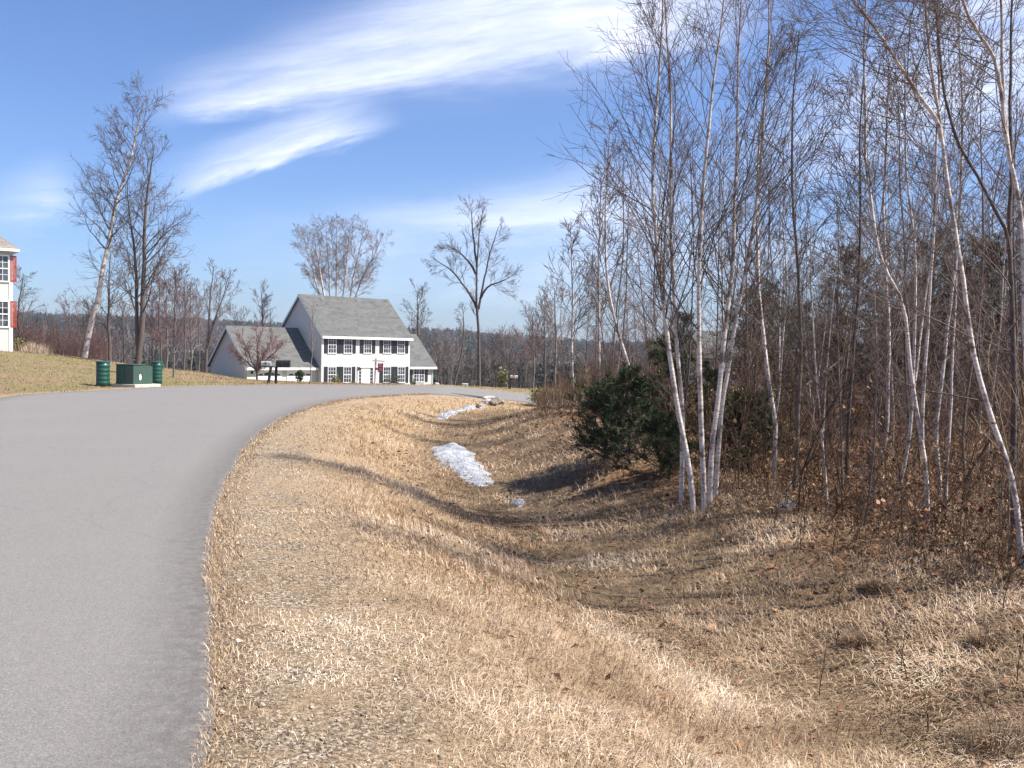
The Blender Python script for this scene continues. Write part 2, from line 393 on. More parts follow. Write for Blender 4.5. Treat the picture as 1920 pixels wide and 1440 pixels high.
MAT['twigpale'] = bark_mat('pale_twigs', (.15, .11, .10), (.31, .26, .24))
MAT['budpink'] = bark_mat('budding_twigs', (.17, .085, .085), (.33, .19, .18))

def siding_mat(name, col, pitch=0.11):
    m, t, b = newmat(name); g = N(t)
    sep = g.n('ShaderNodeSeparateXYZ'); g.L(g.co, sep.inputs[0])
    saw = g.math('FRACT', g.math('MULTIPLY', sep.outputs[2], 1/pitch))
    dirt = g.noise(0.8, 5, 0.6)
    c = g.ramp(dirt, [(0.3, tuple(x*0.93 for x in col)), (0.7, col)])
    c = g.mix(g.ramp(saw, [(0.0, 0.35), (0.10, 0.0)]), c, tuple(x*0.45 for x in col))
    g.L(c, b.inputs['Base Color']); b.inputs['Roughness'].default_value = 0.6
    g.bump(b, saw, 0.012, 0.7); return m
MAT['siding'] = siding_mat('clapboard', (.63, .615, .575))
MAT['siding_grey'] = siding_mat('grey_clapboard', (.44, .45, .46))
MAT['trim'] = simple('white_trim', (.80, .80, .78), 0.5, 0.04, 3)
def shingle_mat(name, a, bcol):
    m, t, b = newmat(name); g = N(t)
    br = g.n('ShaderNodeTexBrick'); br.inputs['Scale'].default_value = 1.0; br.inputs['Brick Width'].default_value = 0.33; br.inputs['Row Height'].default_value = 0.16; br.inputs['Mortar Size'].default_value = 0.008
    br.inputs['Color1'].default_value = a+(1,); br.inputs['Color2'].default_value = bcol+(1,); br.inputs['Mortar'].default_value = tuple(x*0.35 for x in a)+(1,)
    g.L(g.co, br.inputs['Vector'])
    st = g.noise(0.7, 6, 0.7, vec=g.map((1.0, 4.0, 1.0)))
    c = g.mix(g.ramp(st, [(0.35, 0.0), (0.7, 0.6)]), br.outputs['Color'], tuple(min(1, x*1.45) for x in bcol))
    g.L(c, b.inputs['Base Color']); b.inputs['Roughness'].default_value = 0.9; g.bump(b, g.noise(40, 3), 0.01); return m
MAT['shingle'] = shingle_mat('grey_shingles', (.075, .075, .072), (.115, .115, .110))
MAT['shinglebrown'] = shingle_mat('brown_shingles', (.15, .13, .11), (.22, .19, .165))
def glass_mat():
    m, t, b = newmat('window_glass'); g = N(t)
    c = g.ramp(g.noise(1.1, 3, 0.6), [(0.4, (.018, .020, .030)), (0.62, (.10, .11, .13))])
    g.L(c, b.inputs['Base Color']); b.inputs['Roughness'].default_value = 0.08; b.inputs['Specular IOR Level'].default_value = 0.6
    g.bump(b, g.noise(2, 2), 0.01, 0.3); return m
MAT['glass'] = glass_mat()
MAT['shutter'] = simple('dark_shutter', (.030, .032, .036), 0.55, 0.2, 8)
MAT['shutterred'] = simple('red_shutter', (.33, .065, .035), 0.6, 0.15, 6)
MAT['green'] = simple('green_enamel', (.040, .078, .058), 0.4, 0.12, 4, spec=0.5)
MAT['teal'] = simple('teal_plastic', (.012, .070, .052), 0.4, 0.15, 5, spec=0.5)
MAT['concrete'] = simple('concrete', (.52, .47, .40), 0.9, 0.15, 9, 0.006)
MAT['black'] = simple('black_paint', (.018, .018, .020), 0.4, 0.2, 6, spec=0.4)
MAT['wood'] = simple('dark_post_wood', (.055, .045, .040), 0.8, 0.3, 14, 0.006)
MAT['whitewood'] = simple('white_post_paint', (.62, .52, .50), 0.6, 0.08, 8)
MAT['greybox'] = simple('grey_metal', (.40, .41, .42), 0.4, 0.1, 5, metal=0.2)
MAT['signred'] = simple('sign_red', (.20, .025, .035), 0.5, 0.1, 6)
MAT['signpale'] = simple('sign_pale', (.55, .35, .36), 0.5, 0.1, 6)
MAT['white'] = simple('white_plastic', (.80, .79, .76), 0.5, 0.04, 5)
MAT['navy'] = simple('navy_tarp', (.018, .020, .050), 0.6, 0.25, 3, 0.02)
MAT['rock'] = simple('fieldstone', (.23, .19, .155), 0.9, 0.5, 5, 0.03)
MAT['rockpale'] = simple('pale_stone', (.52, .47, .41), 0.9, 0.25, 5, 0.03)
MAT['mulch'] = simple('mulch', (.17, .085, .05), 0.95, 0.4, 12, 0.03)
def snow_mat():
    m, t, b = newmat('old_snow'); g = N(t)
    f = g.noise(5.0, 6, 0.7); f2 = g.noise(1.8, 3)
    c = g.ramp(f, [(0.32, (.24, .245, .26)), (0.52, (.33, .345, .37)), (0.75, (.55, .57, .61))])
    c = g.mix(g.ramp(g.noise(14, 5, 0.7), [(0.54, 0.0), (0.68, 0.75)]), c, (.20, .17, .145))
    g.L(c, b.inputs['Base Color']); b.inputs['Roughness'].default_value = 0.55; b.inputs['Specular IOR Level'].default_value = 0.4
    g.bump(b, g.math('ADD', f, g.noise(22, 3)), 0.05, 0.9); return m
MAT['snow'] = snow_mat()

# ---------------------------------------------------------------- ground
def spaced(lo, a, b, hi, step, g=1.06):
    mid = list(np.arange(a, b, step)); s = step; r = [b]
    while r[-1] < hi: s *= g; r.append(r[-1]+s)
    s = step; l = [a-step]
    while l[-1] > lo: s *= g; l.append(l[-1]-s)
    return np.array(l[::-1]+mid+r)
gx = spaced(-1300, -9, 9, 1300, 0.13, 1.055); gy = spaced(-60, 2.4, 38, 2400, 0.13, 1.035)
GX, GY = np.meshgrid(gx, gy); fx, fy = GX.ravel(), GY.ravel()
gdn, gdf = dN(fx, fy), dF(fx, fy)
gz = H(fx, fy)
gz = gz + np.where(fy > 260, 3.0*fbm(fx, fy, 0.06, 2, 40), 0)
nx, ny = len(gx), len(gy)
ii = np.arange(nx*ny).reshape(ny, nx)
Q = np.stack([ii[:-1, :-1], ii[:-1, 1:], ii[1:, 1:], ii[1:, :-1]], -1).reshape(-1, 4)
far = np.where(fy > 120, 1, smooth(fy, 112, 135)); far = np.maximum(far, smooth(fy+0*fx, 62, 74)*(fx/np.maximum(fy, 1) < -.37)*1.0); far = np.maximum(far, smooth(fy, 60, 80)*(fx/np.maximum(fy, 1) > -.06))
woodedge = 6.1+1.4*fbm(fx, fy, 0.5, 2, 20)
lit = smooth(gdn-woodedge, -1.2, 0.9)*(gdn > 0)*(1-smooth(fy, 45, 60)*0.3)
lit = np.where((gdf > 0), 0, lit)
attrs = dict(
    gravel=np.where(gdn > 0, (1-smooth(gdn, 0.5, 2.0))*(1-0.6*smooth(fy, 14, 24)), 0)+np.where(gdf > 0, 0.5*(1-smooth(gdf, 0, .6)), 0),
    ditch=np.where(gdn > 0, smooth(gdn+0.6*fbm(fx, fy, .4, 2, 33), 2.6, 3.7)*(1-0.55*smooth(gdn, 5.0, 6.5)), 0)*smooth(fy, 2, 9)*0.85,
    litter=lit, lawn=np.where(gdf > 0, smooth(gdf, 0.1, 0.8), 0)*(1-far), far=far)
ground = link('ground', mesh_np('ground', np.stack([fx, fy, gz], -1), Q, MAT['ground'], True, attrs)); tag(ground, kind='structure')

# road: strip of quads between the two edges
def resample(P, n):
    s = np.concatenate([[0], np.cumsum(np.linalg.norm(np.diff(P, axis=0), axis=1))]); u = np.linspace(0, s[-1], n)
    return np.stack([np.interp(u, s, P[:, k]) for k in range(P.shape[1])], -1)
# resample both edges on matching stations
stn = [0, 2, 3, 5, 9, 11, 13, 14, 15, 17, 19]; stf = [0, 2, 3, 4, 6, 8, 11, 12, 13, 15, 17]
A_, B_ = [], []
for i in range(len(stn)-1):
    pa = NE[stn[i]:stn[i+1]+1]; pb = FE[stf[i]:stf[i+1]+1]
    A_.append(resample(pa, 60)[:-1]); B_.append(resample(pb, 60)[:-1])
RA = np.concatenate(A_); RB = np.concatenate(B_)
def snap(P, E):                       # onto the smoothed edge
    out = []
    for p in P:
        best = None
        for a, b in zip(E[:-1], E[1:]):
            e = b-a; t = np.clip((p-a)@e/max(e@e, 1e-9), 0, 1); q = a+t*e; d = ((p-q)**2).sum()
            if best is None or d < best[0]: best = (d, q)
        out.append(best[1])
    return np.array(out)
RA = snap(RA, NEs); RB = snap(RB, FEs)
RA = RA + np.stack([fbm(RA[:, 1]+RA[:, 0], RA[:, 0]*0, 1.6, 4, 50)*0.06, 0*RA[:, 0]], -1)
K = 26
us = np.concatenate([[0, .003, .012], np.linspace(.03, .97, K-6), [.988, .997, 1]])
RP = RA[:, None, :]*(1-us)[None, :, None]+RB[:, None, :]*us[None, :, None]
rx, ry = RP[..., 0].ravel(), RP[..., 1].ravel()
rzv = road_z(rx, ry)
RZ0 = rzv*(1-smooth(ry, 44, 70)) + 0.004
RZ0 = RZ0.reshape(-1, K); RZ0[:, 0] -= .025; RZ0[:, -1] -= .025; RZ0 = RZ0.ravel()
ii = np.arange(RP.shape[0]*K).reshape(-1, K)
Q = np.stack([ii[:-1, :-1], ii[:-1, 1:], ii[1:, 1:], ii[1:, :-1]], -1).reshape(-1, 4)[:, ::-1]
edge = 1-smooth(np.minimum(-dN(rx, ry), -dF(rx, ry)), 0.0, 0.55)
road = link('road', mesh_np('road', np.stack([rx, ry, RZ0], -1), Q, MAT['road'], False, dict(edge=edge))); tag(road, kind='structure')

# darker asphalt apron dropping towards the culvert
dv = [(845, 741), (868, 740.5), (900, 741), (930, 743), (932, 750), (912, 754), (885, 749), (862, 744.5)]
dp = []
for px, py in dv:
    d = ray(px, py); d = d/d[1]; Y = 36.3-(py-741)*0.10
    x_ = d[0]*Y; dp.append((x_, Y, float(road_z(np.array([x_]), np.array([Y]))[0])+0.012))
ap = MB().add(dp+[(a, b, c-0.06) for a, b, c in dp], [tuple(range(8))[::-1], tuple(range(8, 16))]+[(i, (i+1) % 8, 8+(i+1) % 8, 8+i) for i in range(8)])
tag(ap.build('dark_apron', MAT['darkapron']), kind='structure')

# ---------------------------------------------------------------- scatter helpers
def blades(x, y, z, ln, wd, lean, head, r):
    """bent grass blades, two quads each"""
    n = len(x); dirv = np.stack([np.cos(head), np.sin(head), 0*head], -1); side = np.stack([-np.sin(head), np.cos(head), 0*head], -1)
    up = np.array([0, 0, 1.0])
    b = np.stack([x, y, z], -1)
    l1 = lean*0.75; l2 = np.minimum(lean*1.25+0.15, 1.75)
    d1 = np.sin(l1)[:, None]*dirv+np.cos(l1)[:, None]*up; d2 = np.sin(l2)[:, None]*dirv+np.cos(l2)[:, None]*up
    m = b+d1*(ln*0.5)[:, None]; t = m+d2*(ln*0.5)[:, None]
    m[:, 2] = np.maximum(m[:, 2], b[:, 2]+0.008); t[:, 2] = np.maximum(t[:, 2], b[:, 2]+0.004)
    w_ = (wd*0.5)[:, None]*side
    V = np.stack([b-w_, b+w_, m+w_*0.8, m-w_*0.8, t+w_*0.15, t-w_*0.15], 1)
    q = np.array([[0, 1, 2, 3], [3, 2, 4, 5]])
    return V.reshape(-1, 3), (np.arange(n)[:, None, None]*6+q[None]).reshape(-1, 4)
def leafquads(x, y, z, s, r, flat=0.5):
    n = len(x); a = r.uniform(0, 6.28, n); tl = r.normal(0, flat, n)
    u = np.stack([np.cos(a), np.sin(a), np.sin(tl)*.6], -1); v = np.stack([-np.sin(a), np.cos(a), r.normal(0, flat, n)], -1)
    c = np.stack([x, y, z], -1); s = s[:, None]
    V = np.stack([c-u*s, c-v*s*.55+u*s*.1+[0, 0, .006], c+u*s, c+v*s*.55+[0, 0, .012]], 1)
    return V.reshape(-1, 3), np.arange(4*n).reshape(-1, 4)

r = np.random.default_rng(21)
gv, gq, gt = [], [], []; off = 0
bands = [(2.6, 4.5, 4000), (4.5, 6.5, 3200), (6.5, 9.5, 1900), (9.5, 14, 1000), (14, 20, 420), (20, 28, 230), (28, 38, 130)]
for y0, y1, den in bands:
    xa, xb = -0.45*y1-1.0, 0.62*y1+0.6
    n = int((xb-xa)*(y1-y0)*den); x = r.uniform(xa, xb, n); y = r.uniform(y0, y1, n)
    dn = dN(x, y)
    tuft = fbm(x, y, 1.3, 3, 60); t2 = fbm(x, y, 3.7, 2, 64)
    p = smooth(dn+0.8*t2, 0.0, 2.0)*0.62+0.42
    p = p*(1-0.62*smooth(dn, 6.2, 8.5)); p = p*(0.55+0.9*np.clip(tuft+0.35, 0, 1))
    p = np.where(np.abs(dn-4.1) < 0.8, p*0.8, p)
    k = (dn > 0.03+0.12*r.random(n)) & (r.random(n) < p)
    x, y, dn, tuft, t2 = x[k], y[k], dn[k], tuft[k], t2[k]; n = len(x)
    z = H(x, y)-0.004
    dist = np.sqrt(x*x+y*y)
    stand = smooth(tuft+0.3*t2, -0.02, 0.30)*(1-smooth(dn, 2.8, 4.0)*0.8)*smooth(dn, 1.0, 2.4)
    shortf = 0.30+0.70*smooth(dn, 0.2, 2.2)
    ln = (0.06+0.075*r.random(n)+0.07*stand*r.random(n))*shortf*(1+0.5*smooth(dn, 4.5, 6))*(1+dist*0.012)
    wd = (0.0017+0.0014*r.random(n))*(1+dist*0.15)
    lean = np.where(r.random(n) < (0.14+0.30*stand)*(1-.6*smooth(dn, 3, 4.5)), r.uniform(0.25, 0.95, n), r.uniform(1.0, 1.55, n))
    flow = 2.2*fbm(x, y, 0.45, 2, 70)*2+np.where(dn > 4.1, 2.6, -0.6)
    head = flow+r.normal(0, 1.15, n)
    streak = fbm(x*0.6+y*0.55, y*1.5-x*.6, 1.1, 3, 66)
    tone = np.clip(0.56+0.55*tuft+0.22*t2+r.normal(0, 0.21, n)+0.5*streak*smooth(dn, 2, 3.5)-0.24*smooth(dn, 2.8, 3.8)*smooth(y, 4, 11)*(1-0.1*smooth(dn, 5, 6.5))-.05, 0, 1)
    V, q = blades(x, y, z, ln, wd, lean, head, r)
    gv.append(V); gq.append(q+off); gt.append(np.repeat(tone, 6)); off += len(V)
# ragged short fringe creeping over the asphalt lip
s_ = r.integers(0, len(RA)-1, 52000); f_ = r.random(52000); e_ = RA[s_]*(1-f_)[:, None]+RA[s_+1]*f_[:, None]; k = (e_[:, 1] > 2.4) & (e_[:, 1] < 34); e_ = e_[k]; n = len(e_)
tn2 = RA[np.minimum(s_[k]+1, len(RA)-1)]-RA[s_[k]]; nr = norm(np.stack([tn2[:, 1], -tn2[:, 0]], -1)); off2 = np.abs(r.normal(0, .16, n))-.03-.05*np.clip(vnoise(e_[:, 1], e_[:, 0]*0, 1.1, 3), 0, 1)
x, y = e_[:, 0]+nr[:, 0]*off2, e_[:, 1]+nr[:, 1]*off2; z = np.where(off2 < 0.02, road_z(x, y)-.004, H(x, y)-.002)
V, q = blades(x, y, z, r.uniform(.02, .065, n), (0.0016+.001*r.random(n))*(1+y*.13), r.uniform(.4, 1.5, n), r.uniform(0, 6.28, n), r)
gv.append(V); gq.append(q+off); gt.append(np.repeat(np.clip(r.normal(.42, .27, n), 0, 1), 6)); off += len(V)
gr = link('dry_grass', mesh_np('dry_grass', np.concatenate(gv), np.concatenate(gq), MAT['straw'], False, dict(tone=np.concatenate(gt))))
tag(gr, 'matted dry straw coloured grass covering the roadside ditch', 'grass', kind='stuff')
# far lawn blades
n = 60000; x = r.uniform(-40, 4, n); y = r.uniform(27, 74, n); k = (dF(x, y) > 0.05) & (np.abs(x/y+0.3) < 0.32); x, y = x[k], y[k]; n = len(x)
tn = np.clip(0.6+0.6*fbm(x, y, 0.25, 3, 80)+r.normal(0, .2, n), 0, 1)
V, q = blades(x, y, H(x, y)-.005, r.uniform(.05, .13, n), r.uniform(.012, .022, n), r.uniform(.3, 1.3, n), r.uniform(0, 6.28, n), r)
tag(link('lawn_grass', mesh_np('lawn_grass', V, q, MAT['lawnblade'], False, dict(tone=np.repeat(tn, 6)))), 'short tan and olive lawn grass beyond the road', 'grass', kind='stuff')

# gravel / pebbles on the shoulder
n = 42000; y = 2.6+r.random(n)**1.7*24; x = r.uniform(-7, 3, n); dn = dN(x, y)
k = (dn > 0.02) & (r.random(n) < np.exp(-np.clip(dn, 0, 9)/0.8)); x, y, dn = x[k], y[k], dn[k]; n = len(x)
s = 0.003+0.013*r.random(n)**4.0*np.where(r.random(n) < .25, 1.8, 1)
base = np.array([[1, 0, 0], [0, 1, 0], [-1, 0, 0], [0, -1, 0], [0, 0, .62], [0, 0, -.5]])
bq = np.array([[0, 1, 4], [1, 2, 4], [2, 3, 4], [3, 0, 4], [1, 0, 5], [2, 1, 5], [3, 2, 5], [0, 3, 5]])
j = base[None]*s[:, None, None]*r.uniform(.6, 1.3, (n, 6, 3)); a = r.uniform(0, 6.28, n); ca, sa = np.cos(a)[:, None], np.sin(a)[:, None]
V = np.stack([j[..., 0]*ca-j[..., 1]*sa+x[:, None], j[..., 0]*sa+j[..., 1]*ca+y[:, None], j[..., 2]+(np.where(dn < 0, road_z(x, y)+.006, H(x, y)+.003))[:, None]], -1).reshape(-1, 3)
q = (np.arange(n)[:, None, None]*6+bq[None]).reshape(-1, 3)
tag(link('gravel', mesh_np('gravel', V, q, MAT['pebble'], False, dict(tone=np.repeat(np.clip(r.normal(.5, .25, n), 0, 1), 6)))), 'loose gravel and small stones along the asphalt edge', 'gravel', kind='stuff')

# leaf litter in the woods and a few leaves on the grass
n = 90000; y = 5+r.random(n)**1.4*34; x = r.uniform(0, 26, n); k = (x < y*.75+1.5); x, y = x[k], y[k]; dn = dN(x, y)
k = (dn > 0) & (r.random(len(x)) < smooth(dn, 5.2, 8.0)); x, y = x[k], y[k]
n2 = 3600; xb = r.uniform(-3, 9, n2); yb = 3+r.random(n2)*24; kb = dN(xb, yb) > 1.8; x = np.concatenate([x, xb[kb]]); y = np.concatenate([y, yb[kb]]); n = len(x)
V, q = leafquads(x, y, H(x, y)+.015+r.random(n)*.03, r.uniform(.018, .042, n)*(1+y*.015), r, .45)
tag(link('fallen_leaves', mesh_np('fallen_leaves', V, q, MAT['leaf'], False, dict(tone=np.repeat(r.random(n), 4)))), 'rusty fallen leaves lying under the roadside birches', 'leaves', kind='stuff')

# ---------------------------------------------------------------- branching
def tubes(P, R, sides):
    """P (N,k,3), R (N,k) -> verts, quads"""
    Nn, k, _ = P.shape
    T = np.empty_like(P); T[:, 1:-1] = P[:, 2:]-P[:, :-2]; T[:, 0] = P[:, 1]-P[:, 0]; T[:, -1] = P[:, -1]-P[:, -2]; T = norm(T)
    ref = np.where(np.abs(T[:, :1, 0:1]) > 0.8, np.array([0, 1., 0]), np.array([1., 0, 0]))
    a = norm(np.cross(T, np.broadcast_to(ref, T.shape))); b = np.cross(T, a)
    th = np.arange(sides)*2*np.pi/sides
    V = P[:, :, None, :]+R[:, :, None, None]*(np.cos(th)[None, None, :, None]*a[:, :, None, :]+np.sin(th)[None, None, :, None]*b[:, :, None, :])
    idx = np.arange(Nn*k*sides).reshape(Nn, k, sides); nx_ = np.roll(idx, -1, 2)
    Q = np.stack([idx[:, :-1], nx_[:, :-1], nx_[:, 1:], idx[:, 1:]], -1).reshape(-1, 4)
    return V.reshape(-1, 3), Q
class Geo:
    def __init__(s): s.V = []; s.Q = []; s.n = 0; s.t = []
    def add(s, V, Q, tone=None):
        s.V.append(V); s.Q.append(Q+s.n); s.n += len(V)
        s.t.append(np.zeros(len(V)) if tone is None else (np.full(len(V), tone) if np.isscalar(tone) else tone))
    def mesh(s, name, mat, sm=True, attr='tone'): return mesh_np(name, np.concatenate(s.V), np.concatenate(s.Q), mat, sm, {attr: np.concatenate(s.t)})
def sprout(P, R, per, t0, t1, ang, asd, L, k, up, wob, rs, rtip, r, bias=None, strat=False):
    Nn, kk, _ = P.shape; m = Nn*per
    idx = np.repeat(np.arange(Nn), per)
    t = r.uniform(t0, t1, m) if not strat else (t0+(t1-t0)*((np.tile(np.arange(per), Nn)+r.random(m))/per))
    f = np.minimum(t*(kk-1), kk-1.001); i = f.astype(int); w_ = (f-i)[:, None]
    pos = P[idx, i]*(1-w_)+P[idx, i+1]*w_; tan = norm(P[idx, i+1]-P[idx, i]); pr = R[idx, i]*(1-w_[:, 0])+R[idx, i+1]*w_[:, 0]
    a = r.normal(size=(m, 3))
    if bias is not None: a = a+bias
    pp = norm(a-(a*tan).sum(-1, keepdims=True)*tan)
    an = np.clip(r.normal(ang, asd, m), 0.1, 2.0)[:, None]
    d = norm(np.cos(an)*tan+np.sin(an)*pp)
    Lf = L(t, idx) if callable(L) else L
    ln = Lf*r.uniform(.6, 1.2, m)
    out = np.empty((m, k, 3)); out[:, 0] = pos
    for j_ in range(1, k):
        out[:, j_] = out[:, j_-1]+d*(ln/(k-1))[:, None]
        d = norm(d+np.array([0, 0, up])*1.0/(k-1)+r.normal(0, wob, (m, 3)))
    r0 = np.minimum(pr*rs, 1e9); r0 = np.maximum(r0, rtip)
    R2 = r0[:, None]*(1-np.linspace(0, 1, k))[None]+rtip*np.linspace(0, 1, k)[None]
    return out, R2, ln
def crown(trunks, r, nb=26, f0=0.3, L=1.8, ang=0.75, up=0.5, sub=7, tw=4, rt=0.003, wob=0.10, sidesm=4, lexp=0.7, subL=0.42, twL=0.45, rs=0.33, subang=0.7, twup=0.15, lmin=0.18, bias=None, k1=7):
    """trunks: list of (P,R). returns Geo of branches, sub-branches and twigs"""
    g = Geo()
    for P, R in trunks:
        P = P[None]; R = R[None]
        hgt = lambda t, idx: L*(lmin+(1-lmin)*np.clip((1.02-t)/(1-f0), 0, 1)**lexp)
        b1, r1, l1 = sprout(P, R, nb, f0, .985, ang, .16, hgt, k1, up, wob, rs, rt*1.2, r, bias, True)
        g.add(*tubes(b1, r1, sidesm))
        b2, r2, l2 = sprout(b1, r1, sub, .18, .97, subang, .2, lambda t, i: l1[i]*subL*(1.15-t*.7)+.10, 5, up*.7, wob*1.2, .6, rt, r, None, True)
        g.add(*tubes(b2, r2, 3))
        if tw:
            b3, r3, l3 = sprout(b2, r2, tw, .15, 1.0, .6, .22, lambda t, i: l2[i]*twL+.05, 3, twup, wob*1.3, .8, rt*.8, r)
            g.add(*tubes(b3, r3, 3))
    return g
def smooth_path(pts, n, r=None, wob=0.0):
    p = chaikin(np.array(pts, float), 2); p = resample(p, n)
    if r is not None and wob:
        w_ = r.normal(0, wob, p.shape); w_ = (w_+np.roll(w_, 1, 0)+np.roll(w_, -1, 0))/3; w_[0] = 0; w_[:, 2] *= .2; p = p+w_
    return p
def tree(name, base, trunks, geo, trunkmat, twigmat, sides=9, **tags):
    """one tree = Empty > trunk, crown; geometry given relative to base"""
    e = empty(name, base, **tags); g = Geo()
    for P, R in trunks:
        V, Q = tubes(P[None], R[None], sides)
        hmax = max(p[-1, 2] for p, _ in trunks)
        up_ = .85*smooth(V[:, 2], hmax*.62, hmax*1.1); g.add(V, Q, up_)
    link('trunk', g.mesh('trunk', trunkmat, True, 'up'), e); link('crown', geo.mesh('crown', twigmat, True), e)
    return e
def taper(n, r0, r1, p=0.8): return r1+(r0-r1)*(1-np.linspace(0, 1, n))**p
def pathpx(pts, Y, r, drift=0.5, ext=0.0, n=26, wob=0.012):
    """trunk centre line through photo points standing at depth Y; continues upward past the frame"""
    m = len(pts); a = r.uniform(-drift, drift); P = [at(px, py, Y+a*(i/(m-1))**1.3) for i, (px, py) in enumerate(pts)]
    if ext:
        d = (P[-1]-P[-2]); d = d/np.linalg.norm(d); d = d*.6+np.array([0, 0, .4])
        P += [P[-1]+d*ext*.5, P[-1]+d*ext]
    return smooth_path(P, n, r, wob)

# ---------------------------------------------------------------- roadside birches traced from the photograph
BG = 'slender birches and saplings of the roadside woods'
def traced(label, Y, stems, r0, seed, ext=.35, name='birch_tree', tm='birch', wm='twig', cat='birch tree', **cr):
    r = np.random.default_rng(seed); tr = []
    b = None
    for s_ in stems:
        P = pathpx(s_, Y, r, ext=ext); gz_ = h1(P[0][0], P[0][1])
        if b is None: b = np.array([P[0][0], P[0][1], gz_-.03])
        P = P.copy()
        if not tr: P[0, 2] = min(P[0, 2], gz_-.05)
        tr.append((P-b, taper(len(P), r0*r.uniform(.85, 1.05)*(1 if not tr else .6), .008)))
    g = crown(tr, r, **cr)
    return tree(name, b, tr, g, MAT[tm], MAT[wm], label=label, cat=cat, group=BG)
YA = 12.8
A1 = [(1302, 935), (1289, 854), (1274, 781), (1260, 688), (1249, 626), (1238, 500), (1231, 451), (1222, 347), (1227, 243), (1236, 139), (1243, 2)]
A2 = [(1278, 905), (1277, 825), (1280, 774), (1274, 702), (1265, 601), (1260, 500), (1257, 451), (1257, 347), (1259, 243), (1253, 97), (1248, 2)]
A3 = [(1321, 945), (1317, 843), (1313, 753), (1310, 634), (1311, 500), (1314, 400), (1321, 312), (1335, 167), (1347, 87), (1358, 2)]
A4 = [(1331, 940), (1334, 825), (1345, 753), (1356, 659), (1365, 590), (1373, 500), (1378, 347), (1381, 257), (1384, 104), (1390, 2)]
A5 = [(1342, 935), (1345, 860), (1352, 765), (1365, 702), (1377, 608), (1399, 500), (1422, 375), (1432, 226), (1443, 87), (1441, 2)]
bk = dict(nb=30, f0=.28, L=2.1, ang=.62, up=.45, sub=7, tw=3, rt=.0026, wob=.09)
lb = 'white stem of the birch clump, '
traced(lb+'leftmost and leaning left', YA, [A1], .038, 101, bias=np.array([-.5, 0, 0]), **bk)
traced(lb+'second from left behind the leaning one', YA+.5, [A2], .036, 102, bias=np.array([-.4, .2, 0]), **bk)
traced(lb+'upright one in its middle', YA-.1, [A3], .044, 103, **bk)
traced(lb+'curving right beside the upright stem', YA+.1, [A4], .04, 104, **bk)
traced(lb+'rightmost and leaning right', YA+.35, [A5], .034, 105, bias=np.array([.4, 0, 0]), **bk)
D1 = [(1916, 1085), (1910, 990), (1905, 920), (1891, 874), (1853, 770), (1832, 695), (1816, 595), (1805, 520), (1790, 420), (1771, 311), (1757, 187), (1745, 97), (1738, 2)]
D2 = [(1765, 265), (1751, 218), (1689, 128), (1627, 35), (1600, 0)]
traced('big white birch leaning left from the right edge with a forked limb', 8.7, [D1, D2], .032, 106, ext=.4, nb=21, f0=.28, L=1.7, ang=.75, up=.35, sub=8, tw=4, rt=.0020, bias=np.array([-.5, 0, 0]))
E1 = [(1935, 1100), (1930, 930), (1925, 700), (1921, 500), (1907, 350), (1889, 272), (1880, 175), (1876, 2)]
E2 = [(1889, 272), (1868, 105), (1829, 54), (1806, 2)]
traced('pale birch trunk rising along the right edge of the woods', 8.3, [E1, E2], .035, 107, ext=.4, nb=17, f0=.32, L=1.4, ang=.75, up=.35, sub=7, tw=4, rt=.0020, bias=np.array([-.6, .2, 0]))
E3 = [(1900, 1010), (1900, 930), (1903, 700), (1895, 520), (1893, 428), (1898, 300), (1895, 214), (1897, 2)]
E4 = [(1893, 470), (1887, 436), (1845, 350), (1790, 265), (1771, 187), (1760, 90), (1752, 0)]
traced('dark barked sapling with a long left limb behind the right birches', 9.8, [E3, E4], .034, 108, ext=.4, name='maple_sapling', tm='bark', cat='sapling', nb=16, f0=.32, L=1.5, ang=.8, up=.3, sub=7, tw=4, rt=.0026)
C1 = [(1737, 1035), (1739, 895), (1724, 812), (1712, 728), (1703, 632), (1693, 562), (1666, 522), (1646, 467), (1635, 370), (1621, 304), (1623, 195), (1619, 117), (1623, 2)]
C2 = [(1730, 830), (1728, 812), (1735, 720), (1741, 616), (1745, 520), (1749, 467), (1753, 370), (1757, 272), (1760, 130), (1758, 2)]
traced('forked birch with crooked left stem between clump and right edge', 10.6, [C1, C2], .03, 109, ext=.4, nb=26, f0=.33, L=1.6, ang=.75, up=.35, sub=7, tw=4, rt=.0027)
bs = dict(nb=24, f0=.28, L=1.5, ang=.66, up=.4, sub=6, tw=4, rt=.004)
traced('thin birch bending left just right of the birch clump', 14.5, [[(1451, 900), (1456, 789), (1446, 746), (1430, 630), (1422, 500), (1418, 380), (1425, 250), (1440, 150)]], .036, 110, ext=.8, **bs)
traced('thin pale birch with white lower stem left of the forked birch', 16, [[(1651, 880), (1662, 812), (1666, 708), (1668, 657), (1660, 520), (1655, 400), (1660, 280), (1664, 200)]], .038, 111, ext=.8, **bs)
traced('grey birch standing midway between clump and forked birch', 13.5, [[(1489, 925), (1497, 791), (1503, 637), (1497, 520), (1490, 420), (1483, 323), (1485, 220), (1492, 140)]], .034, 112, ext=.6, tm='barkpale', **bs)
traced('straight grey sapling left of the thin pale birch', 14, [[(1585, 930), (1593, 770), (1599, 645), (1610, 520), (1614, 400), (1612, 300), (1618, 180)]], .03, 113, ext=.6, tm='bark', name='maple_sapling', cat='sapling', **bs)
traced('slim white birch close behind the forked birch', 12.6, [[(1766, 1000), (1762, 895), (1753, 812), (1762, 741), (1774, 645), (1790, 520), (1800, 380), (1806, 240), (1800, 100)]], .03, 114, ext=1.2, **bs)
